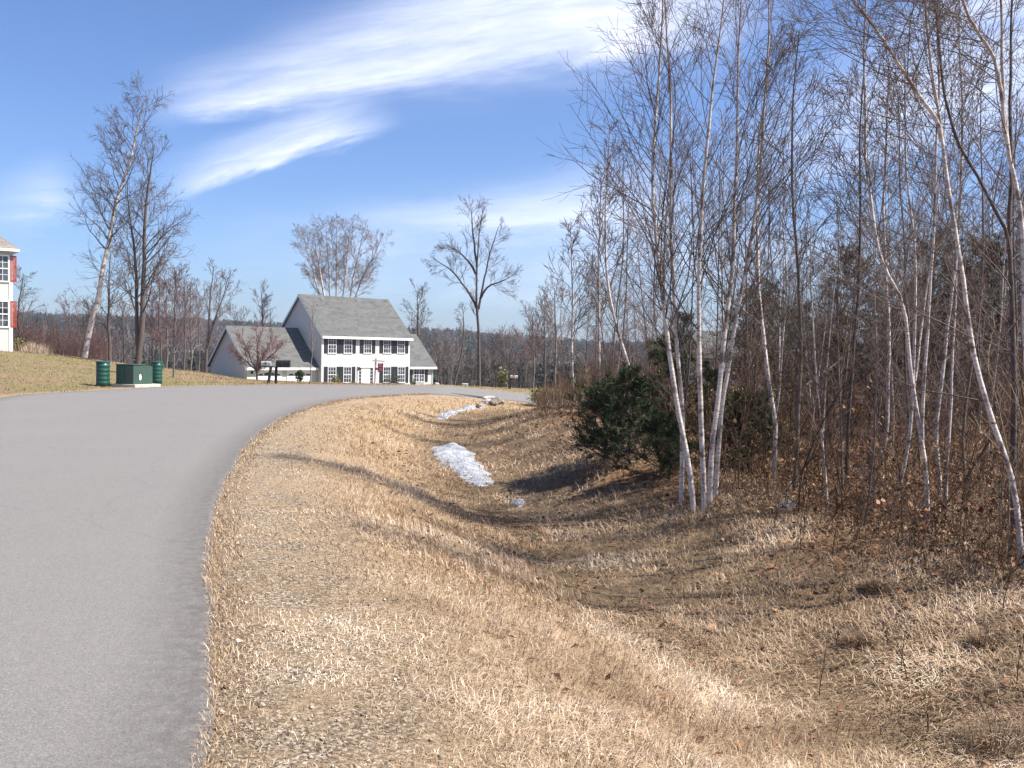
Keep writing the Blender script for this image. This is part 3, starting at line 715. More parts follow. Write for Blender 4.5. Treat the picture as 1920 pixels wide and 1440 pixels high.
traced('white stemmed birch at the left end of the woods', 26, [[(1123, 735), (1123, 660), (1123, 565), (1122, 470), (1126, 360)]], .05, 115, ext=.6, **{**bs, 'rt': .006})
traced('thin birch furthest left at the edge of the woods', 28, [[(1078, 770), (1073, 710), (1072, 644), (1075, 550), (1070, 450)]], .05, 116, ext=.5, **{**bs, 'rt': .006})
traced('birch leaning left above the dark pines', 22, [[(1205, 800), (1180, 691), (1162, 634), (1141, 554), (1133, 430), (1140, 310)]], .05, 117, ext=1, **{**bs, 'rt': .005})

# ---------------------------------------------------------------- woods fill: a few prototypes copied about
def proto_tree(seed, h, r0, kind):
    r = np.random.default_rng(seed); n = 20
    lean = r.normal(0, .07, 2); z = np.linspace(0, h, 8); w_ = np.cumsum(r.normal(0, .055, (8, 2)), 0); w_[0] = 0
    P = smooth_path([(lean[0]*a+b[0], lean[1]*a+b[1], a) for a, b in zip(z, w_)], n, r, .01)
    tr = [(P, taper(n, r0, .006))]
    if r.random() < .5:
        q = P[int(n*.2)]; d = norm(np.array([r.normal(), r.normal(), 5.0])); Lh = h*.65
        tr.append((smooth_path([q, q+d*Lh*.3+[0, 0, .1], q+d*Lh*.6+[.1, 0, .3], q+d*Lh+[.1, .1, .5]], 14, r, .015), taper(14, r0*.6, .006)))
    g = crown(tr, r, nb=26, f0=.10, L=h*.19, ang=.7, up=.42, sub=6, tw=3, rt=.0032, wob=.11, lexp=.5)
    return tr, g
KD = [('birch', 'birch_tree', 'birch', 'twig', 'birch tree', 'thin white barked birch standing deep in the roadside woods'),
      ('maple', 'maple_tree', 'bark', 'twig', 'maple tree', 'thin dark barked bare tree standing deep in the roadside woods'),
      ('pale', 'aspen_tree', 'barkpale', 'twigred', 'aspen tree', 'thin grey barked bare tree with reddish twigs deep in the woods')]
protos = []
for i in range(11):
    kd = KD[[0, 1, 2, 0, 1, 2, 0, 1, 2, 1, 2][i]]
    h = [8.0, 7.5, 7, 9, 8.5, 6, 7, 9, 7.5, 5, 4.5][i]
    tr, g = proto_tree(300+i, h, .030, kd[0]); protos.append((kd, h, tr, g, []))
r = np.random.default_rng(55)
spots = []
def tryadd(x, y, mind):
    for a, b in spots:
        if (a-x)**2+(b-y)**2 < mind*mind: return
    spots.append((x, y))
for _ in range(9000):
    if len(spots) >= 78: break
    Y = 10.8+r.random()**1.15*24; t = r.uniform(.045, .66); X = t*Y
    left = np.interp(Y, [9, 12, 14, 18, 22, 26, 32, 36], [.45, .30, .20, .155, .12, .085, .05, .04])
    if t < left: continue
    dn_ = float(dN(np.array([X]), np.array([Y]))[0])
    if dn_ < 7.3: continue
    if Y < 13.5 and .15 < t < .27: continue
    tryadd(X, Y, .9)
nfront = len(spots)
for _ in range(4000):
    if len(spots) >= nfront+36: break
    Y = r.uniform(50, 100); t = r.uniform(.05, .64); X = t*Y
    if float(dF(np.array([X]), np.array([Y]))[0]) < 3: continue
    if abs(X-Y*.205) < 5 and 50 < Y < 80: continue
    tryadd(X, Y, 1.6)
made = {}
for k_, (X, Y) in enumerate(spots):
    i = int(r.integers(0, 11)); kd, h, tr, g, _ = protos[i]
    want = (4.6+2.0*r.random()) if Y < 18 else 5.0+2.8*r.random()
    if Y < 40 and 1430 < 960+X/Y*F < 1640: want *= .82
    if Y > 40: want = 9+4*r.random()
    if X/Y < .10: want *= .72
    if Y < 21 and X < 6: want = min(want, 6.0)
    sc = want/max(h, 6.5)*(1 if h > 5.5 else .8)
    z = h1(X, Y)-.04; rz = r.uniform(0, 6.28)
    where = 'in the roadside woods' if Y < 40 else 'beyond the road behind the woods'
    pxx = 960+X/Y*F; size = 'short' if want < 6.8 else ('tall' if want > 8.2 else 'mid height')
    zone = ['left of the dark young pines', 'behind the dark young pines', 'behind the birch clump', 'just right of the birch clump', 'between clump and forked birch', 'beside the forked birch', 'right of the forked birch', 'beyond the right edge birches'][int(np.searchsorted([1100, 1260, 1360, 1480, 1640, 1780, 1900], pxx))]
    dep_ = 'front row' if Y < 16 else ('second row' if Y < 22 else ('back row' if Y < 40 else 'across the road'))
    lab = size+' '+{'birch': 'thin white birch', 'maple': 'dark barked bare tree', 'pale': 'grey bare tree'}[kd[0]]+' '+zone+', '+dep_
    if i not in made:
        e = tree(kd[1], (X, Y, z), tr, g, MAT[kd[2]], MAT[kd[3]], 7, label=lab, cat=kd[4], group='thin bare trees filling the woods')
        e.rotation_euler[2] = rz; e.scale = (sc, sc, sc); made[i] = (e, [c_ for c_ in bpy.data.objects if c_.parent == e])
    else:
        src, ch = made[i]; c_ = src.copy(); C.objects.link(c_); c_.location = (X, Y, z); c_.rotation_euler = (0, 0, rz); c_.scale = (sc, sc, sc)
        c_['label'] = lab; c_['group'] = 'thin bare trees filling the woods'
        for q_ in ch:
            d_ = q_.copy(); C.objects.link(d_); d_.parent = c_

# ---------------------------------------------------------------- pines
def pine(label, base, h, wd, seed, name='pine_tree', cat='pine', dens=1.0, nl=.075, group=None, low=.04):
    r = np.random.default_rng(seed); g = Geo(); nd = Geo()
    P = smooth_path([(0, 0, -.05), (r.normal(0, .03), 0, h*.35), (r.normal(0, .05), r.normal(0, .04), h*.7), (0, 0, h)], 14, r, .01); R = taper(14, .028*h/2+.012, .006)
    nb = int(30+14*h)
    b1, r1, l1 = sprout(P[None], R[None], nb, low, .98, 1.25, .2, lambda t, i: wd*(.16+.84*(1-t)**.75)*(.6+.7*r.random(len(t))), 6, .45, .12, .5, .003, r, None, True)
    g.add(*tubes(b1, r1, 4))
    b2, r2, l2 = sprout(b1, r1, 5, .25, .98, .8, .2, lambda t, i: l1[i]*.36+.05, 4, .35, .1, .6, .002, r, None, True)
    g.add(*tubes(b2, r2, 3))
    allb = [(b1, 10), (b2, 7)]
    for B, per in allb:
        per = max(2, int(per*dens)); m = B.shape[0]*per; idx = np.repeat(np.arange(B.shape[0]), per); t = r.uniform(.35, 1.0, m); kk = B.shape[1]
        f = np.minimum(t*(kk-1), kk-1.001); i = f.astype(int); w_ = (f-i)[:, None]; pos = B[idx, i]*(1-w_)+B[idx, i+1]*w_; tan = norm(B[idx, i+1]-B[idx, i])
        K_ = 9; tn = np.repeat(norm(tan+np.array([0, 0, .5])), K_, 0); ps = np.repeat(pos, K_, 0)
        d = norm(tn*.8+r.normal(0, .55, ps.shape)); ln = nl*r.uniform(.7, 1.3, len(ps))[:, None]
        sd = norm(np.cross(d, r.normal(size=d.shape)))*.0035*(nl/.075)
        V = np.stack([ps-sd, ps+sd, ps+d*ln+sd*.5, ps+d*ln-sd*.5], 1)
        tone = np.repeat(np.clip(np.repeat(r.normal(.5, .25, m), K_)+r.normal(0, .08, len(ps)), 0, 1), 4)
        nd.add(V.reshape(-1, 3), np.arange(4*len(ps)).reshape(-1, 4), tone)
    e = empty(name, base, label=label, cat=cat, group=group)
    V, Q = tubes(P[None], R[None], 8); tg = Geo(); tg.add(V, Q)
    link('trunk', tg.mesh('trunk', MAT['bark'], True, 'up'), e); link('branches', g.mesh('branches', MAT['bark']), e); link('needles', nd.mesh('needles', MAT['needle'], False), e)
    return e
def onb(px, Y): p = at(px, 700, Y); return (p[0], p[1], h1(p[0], p[1]))
pine('bushy dark young pine leftmost beside the ditch bank', gnd(1135, 862), 1.35, 1.0, 401, dens=.55, nl=.10)
pine('tallest dark young pine left of the birch clump', gnd(1180, 872), 1.6, .9, 402, dens=.5, nl=.10)
pine('low green pine sprawling against the foot of the birch clump', gnd(1238, 900), .95, .8, 403, dens=.6, nl=.09)
pine('sparse upright pine just behind the left birch stems', onb(1255, 18.5), 2.2, .9, 404, dens=.55, nl=.10)
pine('small bright pine right of the birch clump', onb(1405, 15.8), 1.2, .95, 405, dens=.6, nl=.10)
pine('shadowed young pine behind the birch clump', onb(1340, 18), 1.5, .8, 406, dens=.7)
pine('large dark pine deep behind the forked birch', onb(1745, 25), 5.0, 1.9, 407, dens=.55, nl=.12)
pine('broad pine in the centre of the woods background', onb(1600, 31), 5.2, 2.2, 408, dens=.45, nl=.14)
pine('tall thin pine behind the right hand birches', onb(1835, 22), 4.6, 1.6, 409, dens=.5, nl=.12)
pine('faint pine far behind the clump by the white house', onb(1440, 34), 4.6, 2.0, 410, dens=.4, nl=.15)
pine('dark pine in front of the distant woods near the grey house', onb(1275, 36), 3.8, 1.7, 411, dens=.4, nl=.15)
pine('green pine low among saplings right of the forked birch', onb(1690, 20), 2.6, 1.3, 412, dens=.55, nl=.1)

for i, (px, Y, h_, w_, lab) in enumerate(((1500, 27, 3.0, 1.5, 'dull green pine low between clump and forked birch, left one'), (1550, 24, 2.2, 1.2, 'small pine between clump and forked birch, right of the left one'), (1655, 38, 5.0, 2.2, 'distant green pine left of the forked birch'), (1720, 34, 4.6, 2.2, 'dull green pine seen through the fork of the forked birch'), (1790, 30, 4.8, 2.0, 'dark green pine between forked birch and big leaning birch'), (1870, 28, 5.0, 2.0, 'dark pine behind the big leaning birch'), (1395, 32, 4.0, 1.8, 'green pine showing just right of the birch clump'))):
    pine(lab, onb(px, Y), h_, w_, 430+i, dens=.4, nl=.14)
# fallen sticks and leaning dead stems
for i, (p0_, p1_, lab) in enumerate((((1472, 930), (1494, 897), 'short pale broken stick leaning right of the birch clump'), ((1552, 925), (1590, 890), 'pale fallen branch in the brush between clump and forked birch'), ((1512, 722), (1582, 670), 'pale broken limb slanting up between clump and forked birch'), ((1645, 790), (1700, 850), 'grey fallen branch left of the forked birch'))):
    Yk = float(gnd(*p0_)[1]) if i < 2 else 15.0+i; a_ = at(*p0_, Yk); b_ = at(*p1_, Yk+.3); rr = np.random.default_rng(i)
    P_ = smooth_path([a_*0, (b_-a_)*.5+rr.normal(0, .02, 3), b_-a_], 8, rr, .01); V, Q = tubes(P_[None], taper(8, .022, .008)[None], 6); g = Geo(); g.add(V, Q)
    B_, RB_, _l = sprout(P_[None], taper(8, .02, .008)[None], 5, .3, .95, .7, .2, .25, 4, .2, .1, .5, .003, rr); g.add(*tubes(B_, RB_, 4))
    tag(link('fallen_branch', g.mesh('fallen_branch', MAT['barkpale']), None, a_), lab, 'branch')

# ---------------------------------------------------------------- brush: stems at the wood edge and below the trees
r = np.random.default_rng(77)
def stems(x, y, hgt, rad, seed, k=5, lean=.5):
    r = np.random.default_rng(seed); n = len(x); z = H(x, y)-.02
    P = np.empty((n, k, 3)); P[:, 0] = np.stack([x, y, z], -1); a = r.uniform(0, 6.28, n); l = np.abs(r.normal(0, lean, n))
    d = np.stack([np.cos(a)*np.sin(l), np.sin(a)*np.sin(l), np.cos(l)], -1)
    for j_ in range(1, k):
        P[:, j_] = P[:, j_-1]+d*(hgt/(k-1))[:, None]; d = norm(d+r.normal(0, .16, (n, 3))+np.array([0, 0, -.03]))
    R = rad[:, None]*np.linspace(1, .4, k)[None]
    return P, R
g = Geo()
n = 8200; Yb = 6.0+r.random(n)**1.7*30; xb = r.random(n)*(Yb*.72+1); kk_ = xb < Yb*.72+1; xb, Yb = xb[kk_], Yb[kk_]; dn = dN(xb, Yb)
tl = xb/Yb; left = np.interp(Yb, [6, 9, 12, 14, 18, 22, 26, 36], [.40, .33, .20, .15, .10, .075, .05, .02])
kk_ = (dn > 6.3) & (tl > left) & (r.random(len(xb)) < .35+.65*smooth(dn, 6.3, 7.6)); xb, Yb, dn = xb[kk_], Yb[kk_], dn[kk_]; n = len(xb)
hg = (0.25+.95*r.random(n)**1.6)*(1+.5*smooth(Yb, 8, 22))*(.7+.8*np.clip(fbm(xb, Yb, .5, 2, 81)+.5, 0, 1)); P, R = stems(xb, Yb, hg, (.0020+.0022*r.random(n))*(1+Yb*.045), 5)
tone = np.clip(r.normal(.5, .22, n), 0, 1)
V, Q = tubes(P, R, 3); g.add(V, Q, np.repeat(tone, 15))
b2, r2, l2 = sprout(P, R, 4, .3, .95, .7, .2, .22, 3, .25, .12, .7, .0018, r)
r2 = r2*(1+np.repeat(Yb, 4)*.03)[:, None]
V, Q = tubes(b2, r2, 3); g.add(V, Q, np.repeat(np.repeat(tone, 4), 9))
# taller whips and seedlings mixed in
n3 = 620; Y3 = 7.5+r.random(n3)**1.4*30; x3 = r.random(n3)*(Y3*.70+1); d3 = dN(x3, Y3); l3 = np.interp(Y3, [7, 9, 12, 14, 18, 22, 26, 36], [.42, .36, .25, .2, .15, .12, .08, .05])
k3 = (d3 > 7.0) & (x3/Y3 > l3); x3, Y3 = x3[k3], Y3[k3]; n3 = len(x3); P3, R3 = stems(x3, Y3, r.uniform(1.2, 3.2, n3), r.uniform(.004, .009, n3)*(1+Y3*.02), 6, k=7, lean=.16)
t3 = np.clip(r.normal(.45, .25, n3), 0, 1); V, Q = tubes(P3, R3, 4); g.add(V, Q, np.repeat(t3, 28))
b3, r3, l3 = sprout(P3, R3, 9, .15, .97, .7, .2, .55, 4, .35, .12, .6, .0024, r); V, Q = tubes(b3, r3, 3); g.add(V, Q, np.repeat(np.repeat(t3, 9), 12))
b4, r4, l4 = sprout(b3, r3, 3, .3, .97, .6, .2, .22, 3, .25, .12, .7, .002, r); V, Q = tubes(b4, r4, 3); g.add(V, Q, np.repeat(np.repeat(t3, 27), 9))
tag(link('undergrowth', g.mesh('undergrowth', MAT['brush'])), 'tangled dark brown brush filling the floor of the woods', 'undergrowth', kind='stuff')
# dead leaves still hanging in the brush
m = 16000; ix = r.integers(0, n, m); jj = r.integers(1, 5, m); pz = P[ix, jj]+r.normal(0, .03, (m, 3)); ky = pz[:, 1] < 24; pz = pz[ky]; m = len(pz)
V, q = leafquads(pz[:, 0], pz[:, 1], pz[:, 2], r.uniform(.012, .03, m)*(1+pz[:, 1]*.02), r, .9)
tag(link('withered_leaves', mesh_np('withered_leaves', V, q, MAT['leaf'], False, dict(tone=np.repeat(r.random(m), 4)))), 'withered russet leaves clinging to the undergrowth stems', 'leaves', kind='stuff')
# reddish thicket on the far bank left of the woods
g = Geo(); n = 700; Yb = r.uniform(24, 36, n); tl = r.uniform(.03, .15, n); xb = tl*Yb; P, R = stems(xb, Yb, .5+1.0*r.random(n)*smooth(tl, .02, .1), .004+.003*r.random(n), 9, lean=.25)
V, Q = tubes(P, R, 3); tn_ = np.clip(r.normal(.7, .15, n), 0, 1); g.add(V, Q, np.repeat(tn_, 15))
b2, r2, l2 = sprout(P, R, 4, .25, .95, .5, .15, .45, 4, .3, .08, .7, .0035, r); V, Q = tubes(b2, r2, 3); g.add(V, Q, np.repeat(np.repeat(tn_, 4), 12))
tag(link('red_thicket', g.mesh('red_thicket', MAT['brush'])), 'reddish thicket of bare stems left of the dark pines', 'undergrowth', kind='stuff')

# single weeds and seedlings on the bank: countable, so one object each
weeds = [(1305, 965, .5), (1325, 975, .6), (1260, 905, .5), (1225, 930, .45), (1170, 900, .4), (1390, 985, .55), (1450, 1000, .5), (1500, 1040, .6), (1560, 1050, .8), (1620, 1080, .9), (1705, 1085, .7), (1570, 1140, .35), (1690, 1265, .35), (1705, 1290, .45), (1535, 1310, .42), (1570, 1230, .3), (1880, 1150, .5), (1905, 1290, .35), (1800, 1075, .6), (1345, 1005, .3), (1100, 870, .4), (1050, 835, .35), (1665, 1210, .2), (1860, 1390, .3), (1740, 1385, .22), (1240, 1230, .1), (940, 1030, .1)]
for i, (px, py, hh_) in enumerate(weeds):
    p = gnd(px, py); r = np.random.default_rng(900+i); lean_ = r.normal(0, .12, 2)
    P_ = smooth_path([(0, 0, -.02), (lean_[0]*hh_*.5, lean_[1]*hh_*.5, hh_*.5), (lean_[0]*hh_*1.3, lean_[1]*hh_, hh_)], 8, r, .008); R_ = taper(8, .0045, .0016)
    g = Geo(); V, Q = tubes(P_[None], R_[None], 5); g.add(V, Q, .25)
    b_, rr_, l_ = sprout(P_[None], R_[None], 7, .25, .97, .7, .2, hh_*.33, 4, .2, .12, .7, .0013, r); V, Q = tubes(b_, rr_, 3); g.add(V, Q, .3)
    tp = b_[:, -1]; V, q = leafquads(tp[:, 0], tp[:, 1], tp[:, 2], np.full(len(tp), .014), r, .9); g.add(V, q, .35)
    o = link('dead_weed', g.mesh('dead_weed', MAT['brush']), None, p)
    tag(o, ('tall' if hh_ > .48 else 'short')+' forked dead weed stalk '+('on the bank left of the birch clump' if px < 1280 else 'at the foot of the birch clump' if px < 1400 else 'in the lower right grass' if py > 1180 else 'at the brush edge right of the clump' if px < 1640 else 'at the brush edge by the right birches'), 'weed', 'dead weed stalks on the bank')

# dark brown tussock at the lower right
for i, (px, py, s_, lab) in enumerate([(1868, 1410, .17, 'dark brown grass tussock at the lower right corner'), (1850, 1215, .11, 'grey brown grass tussock above the corner tussock'), (1608, 1215, .1, 'small grey tussock in the middle of the right bank'), (1640, 1105, .12, 'dark tussock at the foot of the wood edge brush')]):
    p = gnd(px, py); r = np.random.default_rng(940+i); n = 900; a = r.uniform(0, 6.28, n); rr = s_*np.sqrt(r.random(n))
    x, y = rr*np.cos(a), rr*np.sin(a); V, q = blades(x, y, 0*x-.01, s_*r.uniform(.5, 1.5, n), np.full(n, .003), r.uniform(.2, 1.4, n), a+r.normal(0, .5, n), r)
    me = mesh_np('grass_tussock', V, q, MAT['straw'], False, dict(tone=np.repeat(np.clip(r.normal(.13, .13, n), 0, 1), 6))); tag(link('grass_tussock', me, None, p), lab, 'tussock')

# ---------------------------------------------------------------- snow patches
def inside(px, py, poly):
    c = np.zeros(px.shape, bool); n = len(poly)
    for i in range(n):
        x1, y1 = poly[i]; x2, y2 = poly[(i+1) % n]
        m = ((y1 > py) != (y2 > py)) & (px < (x2-x1)*(py-y1)/(y2-y1+1e-12)+x1); c ^= m
    return c
def polyd(px, py, poly):
    q = np.array(list(poly)+[poly[0]]); return np.abs(sdist(q, px, py, 1))
def patch(pix, thick, step, label):
    W = np.array([gnd(a, b)[:2] for a, b in pix]); W = chaikin(np.vstack([W, W[:1]]), 2)[:-1]
    x = np.arange(W[:, 0].min()-.2, W[:, 0].max()+.2, step); y = np.arange(W[:, 1].min()-.2, W[:, 1].max()+.2, step)
    X, Y = np.meshgrid(x, y); f_ = np.where(inside(X, Y, W), 1, -1)*polyd(X, Y, W)+.16*fbm(X, Y, 2.6, 3, 90)
    t = thick*smooth(f_, -.02, .30)*(1+1.9*fbm(X, Y*1.6, 2.4, 4, 91))+.004-.05*(f_ < 0)
    Z = H(X.ravel(), Y.ravel()).reshape(X.shape)+t; ii = np.arange(X.size).reshape(X.shape)
    ok = (f_ > -.05); okq = ok[:-1, :-1] & ok[1:, 1:] & ok[:-1, 1:] & ok[1:, :-1]
    Q = np.stack([ii[:-1, :-1], ii[:-1, 1:], ii[1:, 1:], ii[1:, :-1]], -1)[okq]
    used = np.unique(Q); mp = np.zeros(X.size, int); mp[used] = np.arange(len(used)); V = np.stack([X.ravel(), Y.ravel(), Z.ravel()], -1)[used]; Qt = mp[Q]
    b = V.mean(0); b[2] = V[:, 2].min(); n = len(V)
    e = {}
    for q in Qt:
        for a_, b_ in ((q[0], q[1]), (q[1], q[2]), (q[2], q[3]), (q[3], q[0])): e[(a_, b_)] = 1
    rim = [(a_, b_) for (a_, b_) in e if (b_, a_) not in e]
    V2 = V.copy(); V2[:, 2] -= .07
    Qa = np.concatenate([Qt, Qt[:, ::-1]+n, np.array([(b_, a_, a_+n, b_+n) for a_, b_ in rim])])
    o = link('snow_patch', mesh_np('snow_patch', np.concatenate([V, V2])-b, Qa, MAT['snow'], True), None, b); tag(o, label, 'snow patch'); return o
patch([(808, 843), (835, 835), (868, 838), (890, 848), (902, 868), (912, 885), (932, 903), (918, 912), (890, 917), (872, 905), (850, 885), (825, 872), (815, 858)], .065, .05, 'large patch of old grey snow lying in the ditch')
patch([(815, 784), (818, 776), (845, 769), (872, 764), (893, 757), (915, 757), (913, 764), (885, 768), (862, 774), (842, 784), (826, 789)], .05, .06, 'long thin strip of snow in the ditch below the culvert')
patch([(960, 940), (972, 936), (984, 942), (980, 953), (966, 955)], .05, .03, 'small remnant of dirty snow in the ditch bottom')
patch([(1462, 935), (1480, 930), (1490, 945), (1478, 965), (1464, 955)], .06, .04, 'shaded scrap of snow at the wood edge')

# ---------------------------------------------------------------- culvert stones
def rock(p, sx_, sy_, sz_, seed, mat, label, cat='rock', name='rock', group=None):
    import bmesh
    bm = bmesh.new(); bmesh.ops.create_icosphere(bm, subdivisions=3, radius=1); r = np.random.default_rng(seed)
    k = r.normal(size=(9, 3)); k = norm(k); off_ = r.uniform(.62, .95, 9)
    for v in bm.verts:
        c = np.array(v.co)
        for a_, o_ in zip(k, off_):
            d = c@a_-o_
            if d > 0: c = c-a_*d
        c = c*(1+.05*math.sin(c[0]*9+seed)*math.cos(c[1]*8)); v.co = (c[0]*sx_, c[1]*sy_, c[2]*sz_)
    me = bpy.data.meshes.new(name); bm.to_mesh(me); bm.free(); me.materials.append(mat); o = link(name, me, None, p); o.rotation_euler = (0, 0, r.uniform(0, 3)); tag(o, label, cat, group); return o
rk = [(918, 747, 33.6, .30, .22, .10, 'rockpale', 'flat pale capstone of the stone culvert head'), (932, 751, 33.4, .18, .16, .13, 'rock', 'dark boulder at the right of the culvert mouth'), (915, 755, 33.2, .17, .16, .15, 'rockpale', 'pale round stone at the left foot of the culvert'),
      (926, 756, 33.1, .2, .2, .14, 'rock', 'dark low stone in the culvert mouth'), (938, 753, 33.6, .18, .18, .12, 'rock', 'small brown stone furthest right in the culvert head'), (898, 760, 32.2, .12, .1, .08, 'rock', 'small dark stone in the snow strip by the culvert')]
for i, (px, py, Y, a, b, c, m_, lab) in enumerate(rk):
    p = at(px, py, Y); rock((p[0], p[1], max(p[2], h1(p[0], p[1])+c*.2)), a, b, c, 20+i, MAT[m_], lab)

# ---------------------------------------------------------------- white colonial house
A42 = math.radians(42); HO = at(604, 690, 87.0); HZ = -2.45
HC, HS = math.cos(A42), math.sin(A42)
house = empty('colonial_house', (HO[0], HO[1], HZ), A42, label='white colonial house with black shutters, grey roof and attached garage', cat='house')
def hw(px, py, v=0.0):
    """photo pixel -> (u,z) on the facade plane at local y = v"""
    d = ray(px, py); n = np.array([-HS, HC]); o = np.array([HO[0], HO[1]])+n*v
    t = (o@n)/(d[:2]@n); p = d*t+np.array([0, 0, CAMZ]); u = (p[:2]-np.array([HO[0], HO[1]]))@np.array([HC, HS]); return u, p[2]-HZ
UW = hw(767, 690)[0]; DP = 8.5; EH = hw(640, 627)[1]-.05; RISE = 3.75
def gable_wall(m, u0, u1, v0, v1, z0, ze, rise, name):
    mid = (v0+v1)/2
    m.prism([(v0, z0), (v1, z0), (v1, ze), (mid, ze+rise), (v0, ze)], u0, u1, 'x')
def roof(m, u0, u1, v0, v1, ze, rise, ov=.35, ro=.22, th=.16):
    mid = (v0+v1)/2; s = rise/((v1-v0)/2)
    m.prism([(v0-ov, ze-ov*s+.03), (mid, ze+rise+.03), (v1+ov, ze-ov*s+.03), (v1+ov, ze-ov*s+.03+th), (mid, ze+rise+.03+th), (v0-ov, ze-ov*s+.03+th)], u0-ro, u1+ro, 'x')
mw = MB(); gable_wall(mw, 0, UW, 0, DP, -.8, EH, RISE, ''); mw.build('wall', MAT['siding'], house)
gs = -hw(463, 690, .85)[0]; GW = 7.7; GE = hw(530, 686, .85)[1]; GR = 3.45
mg = MB(); gable_wall(mg, -gs, -.003, .85, .85+GW, -.8, GE, GR, ''); gwl = mg.build('garage_wall', MAT['siding'], house)
WU = hw(812, 690, 1.0)[0]; WE = hw(795, 685, 1.0)[1]
mwg = MB(); gable_wall(mwg, UW+.003, WU, 1.0, DP-.6, -.8, WE, 3.1, ''); mwg.build('wing_wall', MAT['siding'], house)
mr = MB(); roof(mr, 0, UW, 0, DP, EH, RISE); rf = mr.build('roof', MAT['shingle'], house)
mr = MB(); roof(mr, -gs, -.25, .85, .85+GW, GE, GR, ro=.25); mr.build('garage_roof', MAT['shingle'], house)
mr = MB(); roof(mr, UW+.28, WU, 1.0, DP-.6, WE, 3.1, ro=.25); mr.build('wing_roof', MAT['shingle'], house)
# fascias + gutters + rake boards + corner boards
def eave(u0, u1, v, ze, rise, half, ov=.35):
    s = rise/half; z = ze-ov*s+.03
    m = MB(); m.box(u0-.2, u1+.2, v-ov-.05, v-ov+.02, z-.10, z+.13); m.box(u0-.2, u1+.2, v-ov+.02, v-.001, z-.10, z-.06); m.build('eave_fascia', MAT['trim'], house)
eave(0, UW, 0, EH, RISE, DP/2); eave(-gs, -.3, .85, GE, GR, GW/2); eave(UW+.3, WU, 1.0, WE, 3.1, (DP-1.6)/2)
def rake(u, v0, v1, ze, rise, ov=.35, side=-1):
    mid = (v0+v1)/2; s = rise/((v1-v0)/2); m = MB()
    uu = (u-.245, u-.222) if side < 0 else (u+.222, u+.245)
    m.prism([(v0-ov, ze-ov*s-.10), (mid, ze+rise-.10), (v1+ov, ze-ov*s-.10), (v1+ov, ze-ov*s+.13), (mid, ze+rise+.13), (v0-ov, ze-ov*s+.13)], uu[0], uu[1], 'x'); m.build('rake_board', MAT['trim'], house)
rake(0, 0, DP, EH, RISE); rake(-gs-.03, .85, .85+GW, GE, GR); rake(UW, 0, DP, EH, RISE, side=1); rake(WU+.03, 1.0, DP-.6, WE, 3.1, side=1)
for u in (-.03, UW-.12): MB().box(u, u+.15, -.03, .12, -.8, EH-.35).build('corner_board', MAT['trim'], house)
def window(u, z0, z1, wd, v=0.0, cols=3, shutters=True, parent=None):
    m = MB(); f = .055; x0, x1 = u-wd/2, u+wd/2; fr = -.05
    m.box(x0-f, x1+f, v+fr, v-.002, z1, z1+f+.03); m.box(x0-f-.03, x1+f+.03, v+fr-.02, v-.002, z0-f-.02, z0); m.box(x0-f, x0, v+fr, v-.002, z0, z1); m.box(x1, x1+f, v+fr, v-.002, z0, z1)
    zm = (z0+z1)/2; m.box(x0, x1, v-.035, v-.012, zm-.03, zm+.03)
    for i in range(1, cols): xx = x0+(x1-x0)*i/cols; m.box(xx-.012, xx+.012, v-.03, v-.012, z0, zm-.03); m.box(xx-.012, xx+.012, v-.03, v-.012, zm+.03, z1)
    for zz in ((z0+zm)/2, (zm+z1)/2): m.box(x0, x1, v-.028, v-.013, zz-.012, zz+.012)
    w_ = m.build('window', MAT['trim'], parent or house); MB().box(x0, x1, v-.011, v-.003, z0, z1).build('pane', MAT['glass'], w_)
    return x0, x1
def shutter(x0, x1, z0, z1, v=0.0, mat='shutter', parent=None):
    m = MB(); m.box(x0, x0+.05, v-.05, v-.003, z0, z1); m.box(x1-.05, x1, v-.05, v-.003, z0, z1); m.box(x0+.05, x1-.05, v-.05, v-.003, z1-.07, z1); m.box(x0+.05, x1-.05, v-.05, v-.003, z0, z0+.07)
    n = int((z1-z0-.14)/.07)
    for i in range(n): z = z0+.07+i*(z1-z0-.14)/n; m.box(x0+.05, x1-.05, v-.04, v-.003, z+.008, z+.06)
    m.build('shutter', MAT[mat], parent or house)
for px in (622.5, 652, 689, 725.4, 751.5):
    u, z0 = hw(px, 661.5); _, z1 = hw(px, 631.5); window(u, z0, z1, .80)
    for s_ in (-1, 1): c_ = u+s_*.68; shutter(c_-.19, c_+.19, z0-.03, z1+.05)
for px in (622, 651, 725, 752):
    u, z0 = hw(px, 716.5); _, z1 = hw(px, 688.5); window(u, z0, z1, .80)
    for s_ in (-1, 1): c_ = u+s_*.68; shutter(c_-.19, c_+.19, z0-.03, z1+.05)
for px in (780.5, 790):
    u, z0 = hw(px, 715.5, 1.0); _, z1 = hw(px, 689, 1.0); window(u, z0, z1, .62, 1.0, 2)
for px in (770.5, 799): u, z0 = hw(px, 715.5, 1.0); _, z1 = hw(px, 688, 1.0); shutter(u-.17, u+.17, z0, z1, 1.0)
